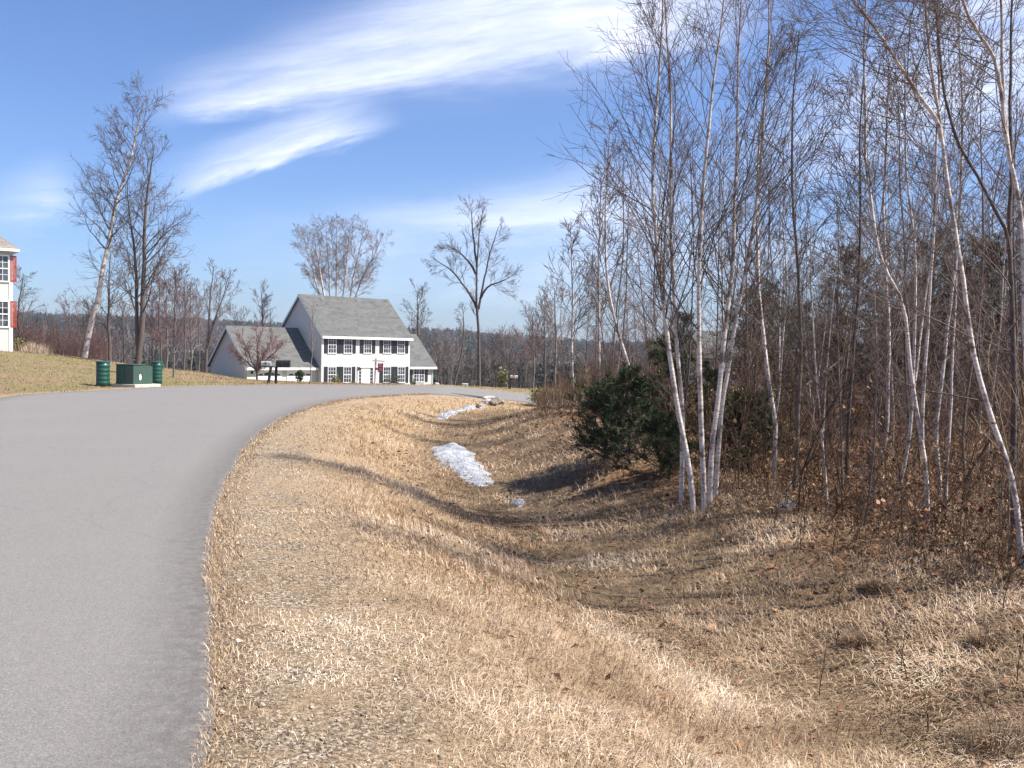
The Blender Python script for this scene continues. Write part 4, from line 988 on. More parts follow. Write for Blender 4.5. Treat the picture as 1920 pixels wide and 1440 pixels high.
# front door with surround and sidelights
ud, _ = hw(685.5, 700); zt = hw(685, 689.5)[1]
m = MB(); m.box(ud-.50, ud-.47, -.04, -.002, .0, zt); m.box(ud+.47, ud+.50, -.04, -.002, 0, zt); m.box(ud-.95, ud+.95, -.12, -.002, zt+.02, zt+.16); m.box(ud-.95, ud-.82, -.08, -.002, 0, zt+.02); m.box(ud+.82, ud+.95, -.08, -.002, 0, zt+.02); m.build('door_surround', MAT['trim'], house)
m = MB(); m.box(ud-.465, ud+.465, -.035, -.002, 0, zt-.01)
for a in (-.36, .04):
    for b in (.2, 1.05): m.box(ud+a, ud+a+.32, -.05, -.036, b, b+.7)
dr = m.build('door', MAT['white'], house); MB().lathe([(.03, 0), (.035, .03), (.0, .05)], 10, (ud+.38, -.06, 1.0)).build('handle', MAT['black'], dr)
for s_ in (-1, 1):
    m = MB(); m.box(ud+s_*.66-.12, ud+s_*.66+.12, -.02, -.003, .7, zt-.08); sd = m.build('sidelight', MAT['glass'], house)
    m = MB(); [m.box(ud+s_*.66-.12, ud+s_*.66+.12, -.035, -.021, z-.015, z+.015) for z in np.arange(.95, zt-.1, .33)]; m.build('muntin', MAT['trim'], sd)
ul, zl = hw(672, 690.5); m = MB(); m.box(ul-.07, ul+.07, -.16, -.02, zl-.15, zl+.15); m.box(ul-.03, ul+.03, -.05, -.002, zl+.15, zl+.22); m.build('porch_lamp', MAT['black'], house)
MB().box(ud-1.2, ud+1.2, -1.3, -.005, -.5, -.02).build('front_step', MAT['concrete'], house)
# garage doors
for pa, pb in ((483, 526), (540, 583)):
    ua, ub = hw(pa, 700, .85)[0], hw(pb, 700, .85)[0]; zt = hw((pa+pb)/2, 694, .85)[1]; m = MB(); nz = 4
    for i in range(nz):
        z0_, z1_ = -.1+(zt+.1)*i/nz, -.1+(zt+.1)*(i+1)/nz-.02
        m.box(ua, ub, .82, .848, z0_, z1_)
        if i < nz-1:
            for j_ in range(4): x0_ = ua+(ub-ua)*(j_+.12)/4; m.box(x0_, x0_+(ub-ua)*.19, .805, .819, z0_+.08, z1_-.08)
    gd = m.build('garage_door', MAT['white'], house)
    zc = -.1+(zt+.1)*.77
    m = MB()
    for j_ in range(4):
        x0_ = ua+(ub-ua)*(j_+.12)/4; x1_ = x0_+(ub-ua)*.19; hgt_ = .16+(.14 if j_ in (1, 2) else 0)
        m.prism([(x0_, zc), (x1_, zc), (x1_, zc+hgt_*(1 if j_ in (0, 1) else .7)), (x0_, zc+hgt_*(.7 if j_ in (0, 1) else 1))], .808, .818, 'y')
    m.build('pane', MAT['glass'], gd)
    m = MB(); m.box(ua-.12, ua-.01, .80, .848, -.1, zt+.12); m.box(ub+.01, ub+.12, .80, .848, -.1, zt+.12); m.box(ua-.01, ub+.01, .80, .848, zt+.01, zt+.12); m.build('door_frame', MAT['trim'], house)
ug, zg = hw(472, 698, .85); MB().box(ug-.07, ug+.07, .70, .83, zg-.15, zg+.15).build('garage_lamp', MAT['black'], house)
m = MB(); m.bar((2.0, DP/2-.6, EH+RISE-.3), (2.0, DP/2-.6, EH+RISE+.25), .05); m.bar((6.2, DP/2-.5, EH+RISE-.3), (6.2, DP/2-.5, EH+RISE+.2), .04); m.build('vent_pipe', MAT['greybox'], rf)
m = MB(); m.bar((-.06, .02, -.3), (-.06, .02, EH-.4), .04, n=6); m.bar((-.4, .78, -.3), (-.4, .78, GE-.4), .04, n=6); m.bar((WU-.1, .93, -.3), (WU-.1, .93, WE-.4), .04, n=6); m.build('downspout', MAT['trim'], house)
# mulch bed in front of the house
p0 = at(640, 716, 80); n = 26
def onground_sheet(poly, name, mat, lift, step=.4):
    W = np.array(poly, float); x = np.arange(W[:, 0].min(), W[:, 0].max()+step, step); y = np.arange(W[:, 1].min(), W[:, 1].max()+step, step); X, Y = np.meshgrid(x, y)
    ins = inside(X, Y, W); ii = np.arange(X.size).reshape(X.shape); ok = ins[:-1, :-1] & ins[1:, 1:] & ins[1:, :-1] & ins[:-1, 1:]
    Q = np.stack([ii[:-1, :-1], ii[:-1, 1:], ii[1:, 1:], ii[1:, :-1]], -1)[ok]; used = np.unique(Q); mp = np.zeros(X.size, int); mp[used] = np.arange(len(used))
    Z = H(X.ravel(), Y.ravel())+lift*(1+fbm(X.ravel(), Y.ravel(), 1.2, 2, 5)); V = np.stack([X.ravel(), Y.ravel(), Z], -1)[used]
    o = link(name, mesh_np(name, V, mp[Q], mat, True)); return o
mb_ = [(at(600, 700, 79)[0], 79), (at(830, 700, 84)[0], 84), (at(832, 700, 93)[0], 93), (at(770, 700, 90)[0], 90), (at(600, 700, 84)[0], 84)]
tag(onground_sheet(mb_, 'mulch_bed', MAT['mulch'], .12), kind='structure')

# foliage ball shrubs
def shrub(label, p, w_, h_, seed, mat='evergreen', n=700, ls=.05, name='shrub', cat='shrub', cone=0):
    r = np.random.default_rng(seed); d = norm(r.normal(size=(n, 3))); rad = r.random(n)**.4*(1+.25*np.sin(d[:, 0]*5+seed)*np.cos(d[:, 1]*6))
    q = d*rad[:, None]; z = (q[:, 2]+1)/2; sc = 1-cone*z; x = q[:, 0]*w_/2*sc; y = q[:, 1]*w_/2*sc; z = z*h_
    V, f_ = leafquads(x, y, z, r.uniform(.6, 1.3, n)*ls, r, .9); g = Geo(); g.add(V, f_, np.repeat(np.clip(r.normal(.5, .25, n), 0, 1), 4))
    e = empty(name, p, label=label, cat=cat); link('foliage', g.mesh('foliage', MAT[mat], False), e)
    k = 10; P = np.zeros((k, 4, 3)); a = r.uniform(0, 6.28, k); 
    for j_ in range(4): P[:, j_] = np.stack([np.cos(a)*w_*.3*j_/3*(1-cone*.6), np.sin(a)*w_*.3*j_/3*(1-cone*.6), np.full(k, -.1+(h_*.8+.1)*j_/3)], -1)
    s_ = Geo(); s_.add(*tubes(P, np.full((k, 4), .012), 4)); link('stems', s_.mesh('stems', MAT['bark']), e); return e
def hfoot(px, Y): p = at(px, 700, Y); return (p[0], p[1], h1(p[0], p[1]))
def hloc(u, v): return HO[0]+u*HC-v*HS, HO[1]+u*HS+v*HC
for px, w_, h_, lab, mt in ((621, 1.0, 1.3, 'rounded brown green shrub below the left ground floor window', 'oliveshrub'), (728, 1.7, 1.7, 'large dark shrub right of the front door', 'evergreen'), (690, 1.0, .6, 'low sparse shrub at the front step', 'evergreen'), (776, .7, 1.3, 'small pointed shrub before the wing window', 'evergreen'), (651, .8, .7, 'little shrub below the second ground floor window', 'oliveshrub')):
    u = hw(px, 700)[0]; x, y = hloc(u, -.9 if px != 776 else .1); z = min(h1(x, y), HZ+.3); shrub(lab, (x, y, max(z, HZ-.1)), w_, h_, int(px), mt, 500, .06)
p = hfoot(562, 72); shrub('small layered evergreen standing on the lawn before the garage doors', p, .85, 1.05, 31, 'evergreen', 420, .075, 'dwarf_evergreen', 'evergreen', .45)
# dark tarp covered mound by the garage gable
p = at(362, 693, 84); zz = h1(p[0], p[1]); n = 24
m = MB(); m.lathe([(1.0, 0), (1.02, .25), (.92, .7), (.7, 1.0), (.3, 1.18), (.02, 1.2)], 16); o = m.build('covered_trailer', MAT['navy'], None, 0, True, (p[0], p[1], zz-.05)); o.scale = (.72, 1.1, .62); tag(o, 'dark navy tarp covered hump on the lawn beside the garage gable', 'covered trailer')

# ---------------------------------------------------------------- white house with red shutters at the left edge
LO = at(23, 655, 56); lh = empty('hip_roof_house', (LO[0], LO[1], h1(LO[0], LO[1])-.1), math.radians(36), label='white house with brick red shutters cut off by the left edge', cat='house')
sc_ = 56/F
def lw(px, py): q = at(px, py, 56); return q[0]-LO[0], q[2]-(h1(LO[0], LO[1])-.1)
le = lw(20, 472)[1]
MB().box(-12, 0, 0, 8.5, -1, le).build('wall', MAT['siding'], lh)
MB().box(-12.02, .02, -.03, 8.53, le-.28, le-.02).build('frieze_board', MAT['siding_grey'], lh)
MB().box(-12.35, .35, -.35, 8.85, le+.0, le+.16).build('eave_fascia', MAT['trim'], lh)
m = MB(); z = le+.165; m.add([(-12.35, -.35, z), (.35, -.35, z), (.35, 8.85, z), (-12.35, 8.85, z), (-4.2, 4.25, z+3.9), (-7.8, 4.25, z+3.9)], [(0, 1, 4, 5), (1, 2, 4), (2, 3, 5, 4), (3, 0, 5), (3, 2, 1, 0)]); m.build('roof', MAT['shinglebrown'], lh)
MB().box(-.16, .03, -.035, .16, -1, le-.29).build('corner_board', MAT['trim'], lh)
for i in range(4):
    for (ya, yb) in ((527, 481), (612, 566)):
        z0, z1 = lw(3, ya)[1], lw(3, yb)[1]; u = lw(2.5, 500)[0]-i*3.0; window(u, z0, z1, .85, 0, 3, parent=lh)
        for s_ in (-1, 1): c_ = u+s_*.72; shutter(c_-.17, c_+.17, z0-.05, z1+.06, 0, 'shutterred', lh)

# house half hidden behind the birches
TH = at(1296, 700, 72); tz = h1(TH[0], TH[1]); th = empty('cottage', (TH[0], TH[1], 1.6-52/F*72-.3), math.radians(-8), label='small white house glimpsed behind the birch clump', cat='house')
MB().box(0, 8, 0, 7, -3, 2.35).build('wall', MAT['siding'], th)
m = MB(); m.prism([(-.4, 2.1), (3.5, 4.3), (7.4, 2.1), (7.4, 2.27), (3.5, 4.47), (-.4, 2.27)], -.3, 8.3, 'x'); m.build('roof', MAT['shingle'], th)
for u in (1.2, 3.4, 5.8): window(u, .9, 2.0, .8, 0, 2, parent=th)
m = MB(); m.box(-.02, .12, -.03, .12, -3, 2.0); m.build('corner_board', MAT['trim'], th)

# ---------------------------------------------------------------- street furniture
# pad mounted transformer
tp = gnd(250, 722); 
tp = at(250, 722.5, 35.3); tz = h1(tp[0], tp[1]); tr_ = empty('transformer_box', (tp[0], tp[1], tz-.02), math.radians(-25), label='green pad mounted transformer cabinet between two green drums', cat='transformer')
MB().box(-1.13, .22, -.12, 1.15, -.1, .13).build('concrete_pad', MAT['concrete'], tr_, .012)
m = MB(); m.prism([(-.0, .135), (.95, .135), (.95, .80), (.42, .86), (-.0, .86)], -.92, .0, 'x'); bd = m.build('body', MAT['green'], tr_, .012)
MB().box(-.945, .025, -.025, .60, .865, .90).build('lid', MAT['green'], tr_, .008)
m = MB(); m.box(-.93, .012, -.012, .96, .14, .20); m.build('base_skirt', MAT['green'], tr_, .004)
m = MB(); m.box(.002, .012, .40, .46, .30, .50); m.build('hinge', MAT['green'], tr_)
m = MB(); nn_ = 16; m.prism([(.33+.055*math.cos(2*math.pi*i/nn_), .40+.12*math.sin(2*math.pi*i/nn_)) for i in range(nn_)], .003, .012, 'x'); m.build('number_plate', MAT['white'], tr_)
m = MB(); m.box(-.50, -.46, -.014, -.002, .25, .82); m.box(-.53, -.43, -.03, -.004, .46, .56); m.build('door_latch', MAT['green'], tr_)
def drum(px, py, Y, h, rad, label, cap):
    p = at(px, py, Y); z = h1(p[0], p[1]); e = empty('utility_drum', (p[0], p[1], z-.02), r.uniform(0, 3), label=label, cat='drum', group='green ribbed utility drums')
    pr = [(rad, 0)]
    for i in range(1, 6):
        zc = h*i/6; pr += [(rad, zc-.03), (rad*1.045, zc-.012), (rad*1.045, zc+.012), (rad, zc+.03)]
    pr += [(rad, h-.04)]
    MB().lathe(pr, 26).build('body', MAT['teal'], e, 0, True)
    MB().lathe([(rad*1.06, h-.05), (rad*1.06, h), (rad*.95, h+.02), (0.01, h+.03)], 26).build('lid', MAT['teal'], e)
    if cap: MB().box(.02, .16, -rad*1.09, -rad*1.0, h-.28, h-.08).build('number_plate', MAT['green'], e)
    return e
r = np.random.default_rng(4)
drum(193, 723, 35.6, .98, .245, 'wider green ribbed drum left of the transformer', False)
drum(294.5, 719, 38.6, .93, .205, 'narrower green ribbed drum right of the transformer', True)
# mailboxes
def mailbox(label, pbase, ptop, Y, boxdir, ln, hh, mat, postmat='wood'):
    a = at(pbase[0], pbase[1], Y); z = h1(a[0], a[1]); b = at(ptop[0], ptop[1], Y); e = empty('mailbox', (a[0], a[1], z-.03), 0, label=label, cat='mailbox', group='mailboxes at the roadside')
    dx, dz = b[0]-a[0], b[2]-(z-.03)
    m = MB(); t = .055; m.add([(-t, -t, 0), (t, -t, 0), (t, t, 0), (-t, t, 0), (dx-t, -t, dz), (dx+t, -t, dz), (dx+t, t, dz), (dx-t, t, dz)], [(3, 2, 1, 0), (4, 5, 6, 7), (0, 1, 5, 4), (1, 2, 6, 5), (2, 3, 7, 6), (3, 0, 4, 7)]); m.build('post', MAT[postmat], e)
    x0 = dx+.0 if boxdir > 0 else dx-ln; 
    m = MB(); m.box(min(dx-.12, x0), max(dx+.12, x0+ln), -.05, .05, dz+.002, dz+.04); m.build('bracket', MAT[postmat], e)
    w_ = hh*.42; pr = [(-w_, 0), (w_, 0), (w_, hh*.55)]+[(w_*math.cos(t_), hh*.55+hh*.45*math.sin(t_)) for t_ in np.linspace(.3, math.pi-.3, 7)]+[(-w_, hh*.55)]
    m = MB(); m.prism([(p_[0], p_[1]+dz+.045) for p_ in pr], x0, x0+ln, 'x'); bx = m.build('box', MAT[mat], e, .006)
    xx = x0+ln if boxdir > 0 else x0
    m = MB(); m.prism([(p_[0]*1.06, p_[1]*1.03+dz+.043) for p_ in pr], xx-.012, xx+.02, 'x'); m.build('door', MAT[mat], bx)
    m = MB(); m.box(x0+ln*.5, x0+ln*.5+.03, -w_-.02, -w_-.005, dz+.1, dz+.22); m.box(x0+ln*.5-.06, x0+ln*.5+.0, -w_-.02, -w_-.005, dz+.17, dz+.22); m.build('flag', MAT['signred'], bx)
    return e
mailbox('black mailbox on the upright dark post by the far kerb', (517, 719), (518, 689), 43.2, 1, .62, .30, 'black')
mailbox('grey mailbox on the leaning dark post beside the black one', (503, 720), (508, 688), 42.6, -1, .42, .22, 'greybox')
mailbox('weathered pale mailbox on a short post before the far woods', (955, 738), (957, 711), 46, 1, .35, .15, 'rockpale')
# real-estate sign
Ys = 41.9; a = at(702, 724, Ys); z = h1(a[0], a[1]); b = at(705, 670, Ys); e = empty('yard_sign', (a[0], a[1], z-.03), 0, label='white gallows post with a hanging dark red sign at the roadside', cat='sign')
hgt_ = b[2]-z; lx = b[0]-a[0]; px1 = at(1, 1, 1)
def sg(px, py): q = at(px, py, Ys); return q[0]-a[0], q[2]-(z-.03)
t = .04; m = MB(); m.add([(-t, -t, 0), (t, -t, 0), (t, t, 0), (-t, t, 0), (lx-t, -t, hgt_), (lx+t, -t, hgt_), (lx+t, t, hgt_), (lx-t, t, hgt_)], [(3, 2, 1, 0), (4, 5, 6, 7), (0, 1, 5, 4), (1, 2, 6, 5), (2, 3, 7, 6), (3, 0, 4, 7)]); m.build('post', MAT['whitewood'], e)
c0, c1 = sg(698, 675.5), sg(721.5, 678); m = MB(); m.prism([(c0[0], c0[1]-.02), (c1[0], c1[1]-.02), (c1[0], c1[1]+.03), (c0[0], c0[1]+.03)], -.062, -.042, 'y'); m.build('crossarm', MAT['whitewood'], e)
s0, s1 = sg(708.5, 697.5), sg(719, 681.5); m = MB(); m.box(s0[0], s1[0], -.055, -.035, s0[1], s1[1]); pn = m.build('sign_panel', MAT['signred'], e)
m = MB(); 
for i, (za, zb, ia) in enumerate(((.78, .9, .18), (.60, .70, .1), (.38, .46, .2), (.15, .27, .12))):
    W_ = s1[0]-s0[0]; H_ = s1[1]-s0[1]; k_ = 5
    for q_ in range(k_):
        xa = s0[0]+W_*(ia+(1-2*ia)*q_/k_); m.box(xa, xa+W_*(1-2*ia)/k_*.62, -.0585, -.0555, s0[1]+H_*za, s0[1]+H_*zb)
m.build('lettering', MAT['signpale'], pn)
m = MB(); [m.box(s0[0]+o_, s0[0]+o_+.01, -.05, -.04, s1[1], c1[1]-.02) for o_ in (.03, s1[0]-s0[0]-.04)]; m.build('hanger', MAT['black'], e)
m = MB(); f0_, f1_ = sg(706, 693.5), sg(709, 690); m.box(f0_[0]-.06, f1_[0]-.0, -.09, -.06, f0_[1], f1_[1]); m.build('flyer_box', MAT['signred'], e)
# small white marker blocks
p = at(872, 731, 46.5); z = h1(p[0], p[1]); m = MB(); m.box(-.13, .13, -.1, .1, 0, max(.14, p[2]-z+.13)); m.box(-.145, .145, -.115, .115, max(.14, p[2]-z+.13)+.001, max(.14, p[2]-z+.13)+.03)
tag(m.build('marker_block', MAT['white'], None, .01, False, (p[0], p[1], z-.02)), 'small white block at the road edge left of the lone tree', 'marker')
p = at(819, 722, 74); rock((p[0], p[1], max(p[2], h1(p[0], p[1]))+.05), .24, .2, .2, 77, MAT['rockpale'], 'pale boulder at the right corner of the white house')

# ---------------------------------------------------------------- garden and lawn trees
def freetree(label, name, cat, Y, stems_, r0, seed, tm, wm, sides=8, group=None, **cr):
    r = np.random.default_rng(seed); tr = []; b = None
    for s_ in stems_:
        P = pathpx(s_, Y, r, drift=.8, n=22, wob=.03*Y/60); 
        if b is None: b = np.array([P[0][0], P[0][1], min(P[0][2], h1(P[0][0], P[0][1]))-.05])
        if s_ is stems_[0]: P[0, 2] = b[2]
        tr.append((P-b, taper(len(P), r0*(1 if s_ is stems_[0] else .7), .015)))
    g = crown(tr, r, **cr); return tree(name, b, tr, g, MAT[tm], MAT[wm], sides, label=label, cat=cat, group=group)
freetree('tall white birch leaning right beside the leafless maple on the lawn crest', 'birch_tree', 'birch tree', 60, [[(158, 673), (170, 607), (184, 560), (193, 506), (203, 463), (211, 405), (223, 362), (244, 307), (256, 249), (267, 198), (283, 171)]], .19, 501, 'birch', 'twig', nb=34, f0=.36, L=4.0, ang=.85, up=.2, sub=9, tw=7, rt=.0075, lexp=.35, twup=-.25, wob=.14, rs=.35)
freetree('tall dark twin stemmed maple behind the green transformer', 'maple_tree', 'maple tree', 58, [[(258, 680), (266, 640), (267, 568), (271, 490), (271, 412), (275, 373), (283, 315), (290, 270)], [(260, 672), (256, 587), (256, 490), (244, 412), (238, 340)]], .20, 502, 'bark', 'twig', nb=26, f0=.22, L=4.2, ang=.75, up=.3, sub=9, tw=6, rt=.0075, lexp=.4, wob=.12, rs=.35)
freetree('small bare maple left of the twin stemmed one', 'maple_tree', 'maple tree', 61, [[(207, 676), (204, 620), (203, 568), (205, 520), (208, 470)]], .12, 503, 'bark', 'twig', nb=18, f0=.25, L=2.8, ang=.85, up=.25, sub=7, tw=5, rt=.010, lexp=.4)
freetree('young thin trunked maple right of the narrower drum', 'maple_tree', 'maple tree', 47, [[(325, 711), (326, 660), (327, 610), (328, 560), (330, 510)]], .055, 504, 'barkpale', 'twigred', nb=26, f0=.2, L=1.7, ang=.6, up=.5, sub=8, tw=4, rt=.007, lexp=.35)
freetree('bare tree rising behind the left end of the garage', 'maple_tree', 'maple tree', 112, [[(386, 690), (390, 640), (392, 590), (396, 540), (400, 500)], [(390, 650), (402, 600), (418, 560), (428, 520)]], .2, 505, 'bark', 'twigpale', nb=16, f0=.3, L=3.6, ang=.6, up=.45, sub=7, tw=5, rt=.016, lexp=.4)
freetree('faint bare tree showing over the garage ridge', 'maple_tree', 'maple tree', 125, [[(492, 640), (492, 600), (491, 560), (490, 545)]], .15, 506, 'bark', 'twigpale', nb=20, f0=.1, L=3.4, ang=.6, up=.5, sub=7, tw=5, rt=.016, lexp=.4)
freetree('bare tree spreading behind the right gable of the white house', 'maple_tree', 'maple tree', 118, [[(784, 680), (784, 640), (783, 600), (782, 565), (783, 545)]], .2, 507, 'bark', 'twig', nb=24, f0=.15, L=3.2, ang=.75, up=.4, sub=8, tw=6, rt=.012, lexp=.35, lmin=.45, rs=.3)
freetree('small crooked bare tree left of the lone tree', 'maple_tree', 'maple tree', 66, [[(852, 722), (857, 690), (868, 655), (870, 620), (868, 580)]], .09, 508, 'bark', 'twig', nb=12, f0=.3, L=1.7, ang=.6, up=.4, sub=6, tw=4, rt=.009, lexp=.4)
freetree('tall lone bare tree on a straight dark trunk right of the house', 'ash_tree', 'ash tree', 58, [[(899, 738), (898, 660), (897, 600), (894, 575), (893, 540), (896, 480), (897, 440), (905, 395)], [(896, 585), (884, 555), (866, 530), (845, 505), (812, 485)], [(897, 580), (906, 535), (915, 490), (925, 455), (935, 425)], [(893, 515), (880, 490), (860, 472), (838, 460)], [(900, 560), (915, 535), (935, 530), (955, 520)], [(894, 500), (888, 450), (884, 410), (885, 388)]], .11, 509, 'bark', 'twig', nb=12, f0=.40, L=1.45, ang=.75, up=.35, sub=8, tw=5, rt=.0055, lexp=.3, lmin=.4, rs=.3, wob=.13)
# cluster of birches behind the house roof
for i, (xa, xb, ya) in enumerate(((612, 592, 430), (622, 613, 418), (630, 632, 425), (640, 655, 420), (650, 678, 424), (606, 575, 440), (655, 705, 445))):
    freetree('pale bare birch of the clump above the house roof, '+['left of centre', 'left centre', 'centre', 'right of centre', 'right side', 'furthest left', 'furthest right'][i], 'birch_tree', 'birch tree', 122+i*1.4, [[(xa, 640), (xa, 590), ((xa+xb)/2, 520), (xb, ya+25), (xb+(xb-xa)*.2, ya)]], .20, 520+i, 'birch', 'twigpale', group='birches behind the house roof', nb=26, f0=.40, L=3.9, ang=.85, up=.2, sub=8, tw=6, rt=.012, lexp=.3, lmin=.3, rs=.3, wob=.16)
freetree('small ornamental tree with reddish buds before the garage', 'crabapple_tree', 'ornamental tree', 70, [[(482, 713), (482, 700), (482, 692), (481, 682)], [(482, 696), (472, 676), (460, 650), (452, 630)], [(482, 695), (492, 672), (505, 648), (512, 625)], [(482, 696), (484, 668), (482, 640), (480, 615)], [(482, 696), (500, 674), (518, 660), (528, 645)], [(482, 696), (462, 678), (445, 665), (435, 655)]], .08, 510, 'bark', 'budpink', nb=16, f0=.2, L=.95, ang=.65, up=.5, sub=7, tw=5, rt=.0085, lexp=.3, lmin=.4)
freetree('slender young street tree with upswept twigs between mailboxes and sign', 'street_tree', 'young tree', 42.5, [[(581, 724), (583, 690), (585, 650), (586, 610), (588, 570)]], .028, 511, 'barkpale', 'twigpale', nb=12, f0=.3, L=.8, ang=.4, up=.5, sub=3, tw=2, rt=.0035, lexp=.4)
freetree('bare tree beside the house with red shutters', 'maple_tree', 'maple tree', 64, [[(38, 660), (36, 620), (34, 580), (40, 540), (44, 512)]], .09, 512, 'bark', 'twig', nb=18, f0=.12, L=1.9, ang=.8, up=.35, sub=7, tw=5, rt=.010, lexp=.3)
for i, (px, pt, Y, wm) in enumerate(((300, 530, 70, 'twigred'), (312, 515, 76, 'twigpale'), (345, 520, 72, 'twigred'), (358, 540, 80, 'twigpale'), (285, 560, 74, 'twigred'), (175, 580, 82, 'twig'), (130, 575, 86, 'twigred'), (372, 560, 90, 'twigred'), (440, 590, 122, 'twig'), (232, 580, 78, 'twig'), (820, 650, 110, 'twig'), (845, 640, 120, 'twigpale'), (925, 635, 96, 'twigred'), (950, 640, 90, 'twig'), (975, 630, 84, 'twigpale'), (1000, 590, 70, 'twigred'), (1020, 570, 60, 'twig'), (1040, 540, 52, 'twigpale'))):
    loc = ['beyond the lawn crest at the left', 'beyond the road left of the woods'][px > 700]
    allx = sorted(q for q in (300, 312, 345, 358, 285, 175, 130, 372, 440, 232) ) if px < 700 else sorted((820, 845, 925, 950, 975, 1000, 1020, 1040))
    od = ['first', 'second', 'third', 'fourth', 'fifth', 'sixth', 'seventh', 'eighth', 'ninth', 'tenth'][allx.index(px)]
    freetree('bare twiggy tree '+loc+', '+od+' from the left', 'maple_tree', 'maple tree', Y, [[(px, 700 if px < 700 else 740), (px+2, 660), (px-2+i % 3*2, (660+pt)/2), (px, pt)]], .09, 540+i, 'barkpale' if i % 2 else 'bark', wm, group='bare trees '+loc, nb=22, f0=.22, L=2.9*Y/75, ang=.65, up=.45, sub=7, tw=5, rt=.0095, lexp=.5, lmin=.3, rs=.3, wob=.14)

# shrubs / brush by the left house
p = hfoot(40, 58); shrub('olive evergreen shrub beside the house with red shutters', p, 1.0, .9, 61, 'oliveshrub', 500, .06)
g = Geo(); r = np.random.default_rng(66); n = 1600; tl = r.uniform(-.56, -.44, n); Yb = r.uniform(62, 76, n); P, R = stems(tl*Yb, Yb, r.uniform(1.2, 2.8, n), np.full(n, .014), 13, lean=.3)
V, Q = tubes(P, R, 3); g.add(V, Q, .85); b2, r2, l2 = sprout(P, R, 4, .2, .95, .5, .15, .7, 4, .3, .08, .7, .008, r); V, Q = tubes(b2, r2, 3); g.add(V, Q, .75)
tag(link('hedge_brush', g.mesh('hedge_brush', MAT['twigred'])), 'reddish bare brush along the crest beside the left house', 'undergrowth', kind='stuff')
n = 500; x = at(62, 655, 58)[0]+r.normal(0, .5, n); y = 58+r.normal(0, .4, n); V, q = blades(x, y, H(x, y), r.uniform(.4, .8, n), np.full(n, .02), r.uniform(.05, .5, n), r.uniform(0, 6.28, n), r)
tag(link('ornamental_grass', mesh_np('ornamental_grass', V, q, MAT['straw'], False, dict(tone=np.repeat(r.uniform(.6, 1, n), 6)))), 'pale ornamental grass tuft beside the left house', 'ornamental grass')
p = hfoot(1012, 34); shrub('yellow green bush on the crest of the bank left of the woods', p, 1.0, .7, 62, 'oliveshrub', 500, .045)
p = hfoot(942, 52); shrub('yellowish upright shrub beside the pale mailbox', p, .8, 1.3, 63, 'oliveshrub', 350, .06)

# ---------------------------------------------------------------- valley wood (one far-off mass) and hillside canopy
r = np.random.default_rng(91)
def merge(protos_, spots_, r):
    V, Q, T = [], [], []; o = 0
    for (x, y, z, s, k, tone) in spots_:
        v, q = protos_[k]; a = r.uniform(0, 6.28); c_, s_ = math.cos(a), math.sin(a)
        w_ = np.stack([v[:, 0]*c_-v[:, 1]*s_, v[:, 0]*s_+v[:, 1]*c_, v[:, 2]], -1)*s+np.array([x, y, z]); V.append(w_); Q.append(q+o); o += len(w_); T.append(np.full(len(w_), tone))
    return np.concatenate(V), np.concatenate(Q), np.concatenate(T)
fp = []
for i in range(5):
    rr = np.random.default_rng(700+i); h = 11; P = smooth_path([(0, 0, 0), (rr.normal(0, .2), 0, h*.4), (rr.normal(0, .3), rr.normal(0, .3), h)], 8, rr, .05); R = taper(8, .11, .03)
    g = crown([(P, R)], rr, nb=16, f0=.25, L=2.6, ang=.6, up=.5, sub=5, tw=3, rt=.024, sidesm=3, k1=4); g.add(*tubes(P[None], R[None], 5)); fp.append((np.concatenate(g.V), np.concatenate(g.Q)))
sp_l = []
while len(sp_l) < 620:
    Y = 78+r.random()**1.3*190; t = r.uniform(-.62, .60); X = t*Y
    if t < -.36 and Y < 80: continue
    if -.36 <= t < -.055 and Y < 122: continue
    if t > .03 and Y < 100: continue
    z_ = h1(X, Y)-.2; s_ = min(r.uniform(.75, 1.15), (1.0+r.uniform(-.5, 1.2)+.002*Y-z_)/11)
    if s_ < .3: continue
    sp_l.append((X, Y, z_, s_, int(r.integers(0, 5)), float(np.clip(r.normal(.62, .18), .33, 1))))
V, q, T = merge(fp, sp_l, r)
tag(link('valley_wood', mesh_np('valley_wood', V, q, MAT['farcrown'], True, dict(tone=T))), 'grey brown leafless wood filling the valley beyond the houses', 'woodland', kind='stuff')
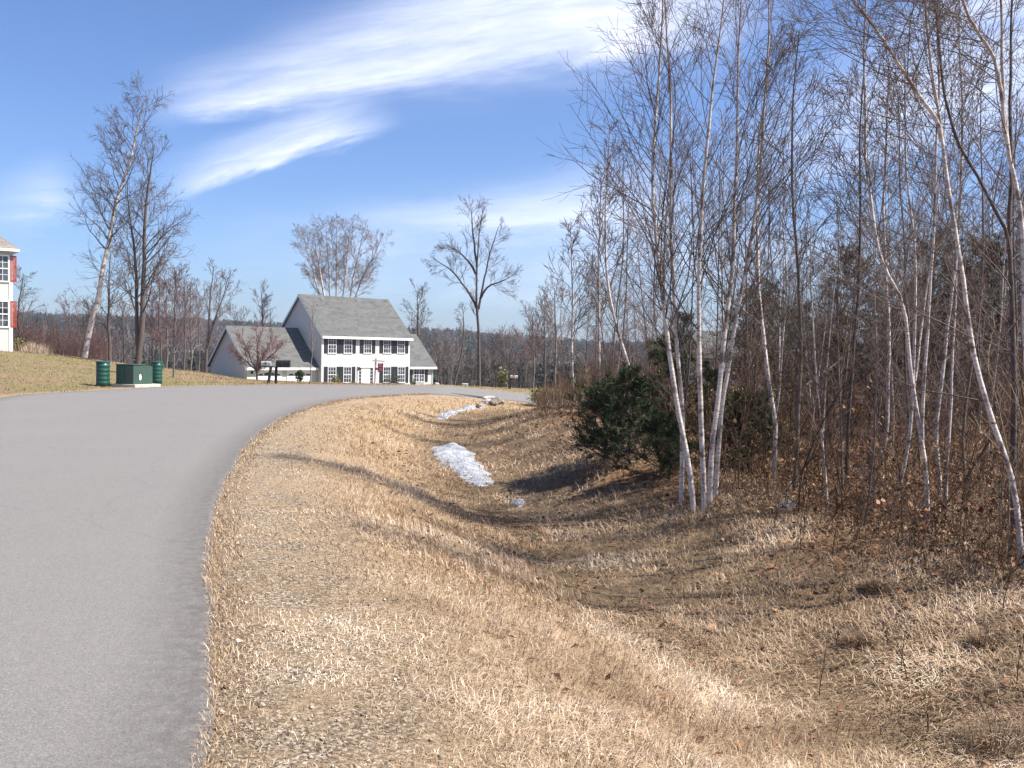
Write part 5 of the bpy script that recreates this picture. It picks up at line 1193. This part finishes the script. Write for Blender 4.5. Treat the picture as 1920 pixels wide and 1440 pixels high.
# crowns as loose leafless puffs / dark conifers for the hillsides
def puff(seed, conif):
    rr = np.random.default_rng(seed); n = 90 if conif else 110; d = norm(rr.normal(size=(n, 3)))*(rr.random(n)**.4)[:, None]
    z = (d[:, 2]+1)/2
    if conif: x = d[:, 0]*2.2*(1.05-z); y = d[:, 1]*2.2*(1.05-z); z = z*10+.5
    else: x = d[:, 0]*3.0; y = d[:, 1]*3.0; z = 2+z*7
    c_ = np.stack([x, y, z], -1); u = norm(rr.normal(size=(n, 3)))*.9; v = norm(rr.normal(size=(n, 3)))*(.30 if not conif else .5)
    if not conif: u[:, 2] = np.abs(u[:, 2])+.4
    V = np.stack([c_-u, c_-v, c_+u, c_+v], 1).reshape(-1, 3); return V, np.arange(4*n).reshape(-1, 4)
pf = [puff(1, 0), puff(2, 0), puff(3, 1), puff(4, 1)]
sp_l = []
for _ in range(11000):
    Y = 180+r.random()**1.2*1300; t = r.uniform(-.66, .62); X = t*Y; cn = fbm(np.array([X]), np.array([Y]), .008, 2, 44)[0]+r.normal(0, .15) > (.12 if Y < 700 else -.05)
    sp_l.append((X, Y, 0, r.uniform(.7, 1.15), int(2*cn+r.integers(0, 2)), float(np.clip(r.normal(.15, .08), 0, .27)) if cn else float(np.clip(r.normal(.55, .15), .34, 1))))
arr = np.array([(a[0], a[1]) for a in sp_l]); zz = H(arr[:, 0], arr[:, 1])
sp_l = [(a[0], a[1], zz[i]-.3, a[3], a[4], a[5]) for i, a in enumerate(sp_l)]
V, q, T = merge(pf, sp_l, r)
tag(link('hillside_forest', mesh_np('hillside_forest', V, q, MAT['farcrown'], False, dict(tone=T))), 'distant forest of bare and evergreen trees on the low hills', 'forest', kind='stuff')

# ---------------------------------------------------------------- haze
hz = MB().box(-1500, 1500, -70, 2600, -60, 84).build('haze', bpy.data.materials.new('haze_air'))
hm = hz.data.materials[0]; hm.use_nodes = True; ht = hm.node_tree; ht.nodes.clear(); ho = ht.nodes.new('ShaderNodeOutputMaterial'); hv = ht.nodes.new('ShaderNodeVolumePrincipled')
hv.inputs['Color'].default_value = (.80, .88, 1, 1); hv.inputs['Density'].default_value = 0.00020; hv.inputs['Anisotropy'].default_value = 0.3
ht.links.new(hv.outputs[0], ho.inputs['Volume']); tag(hz, kind='stuff')
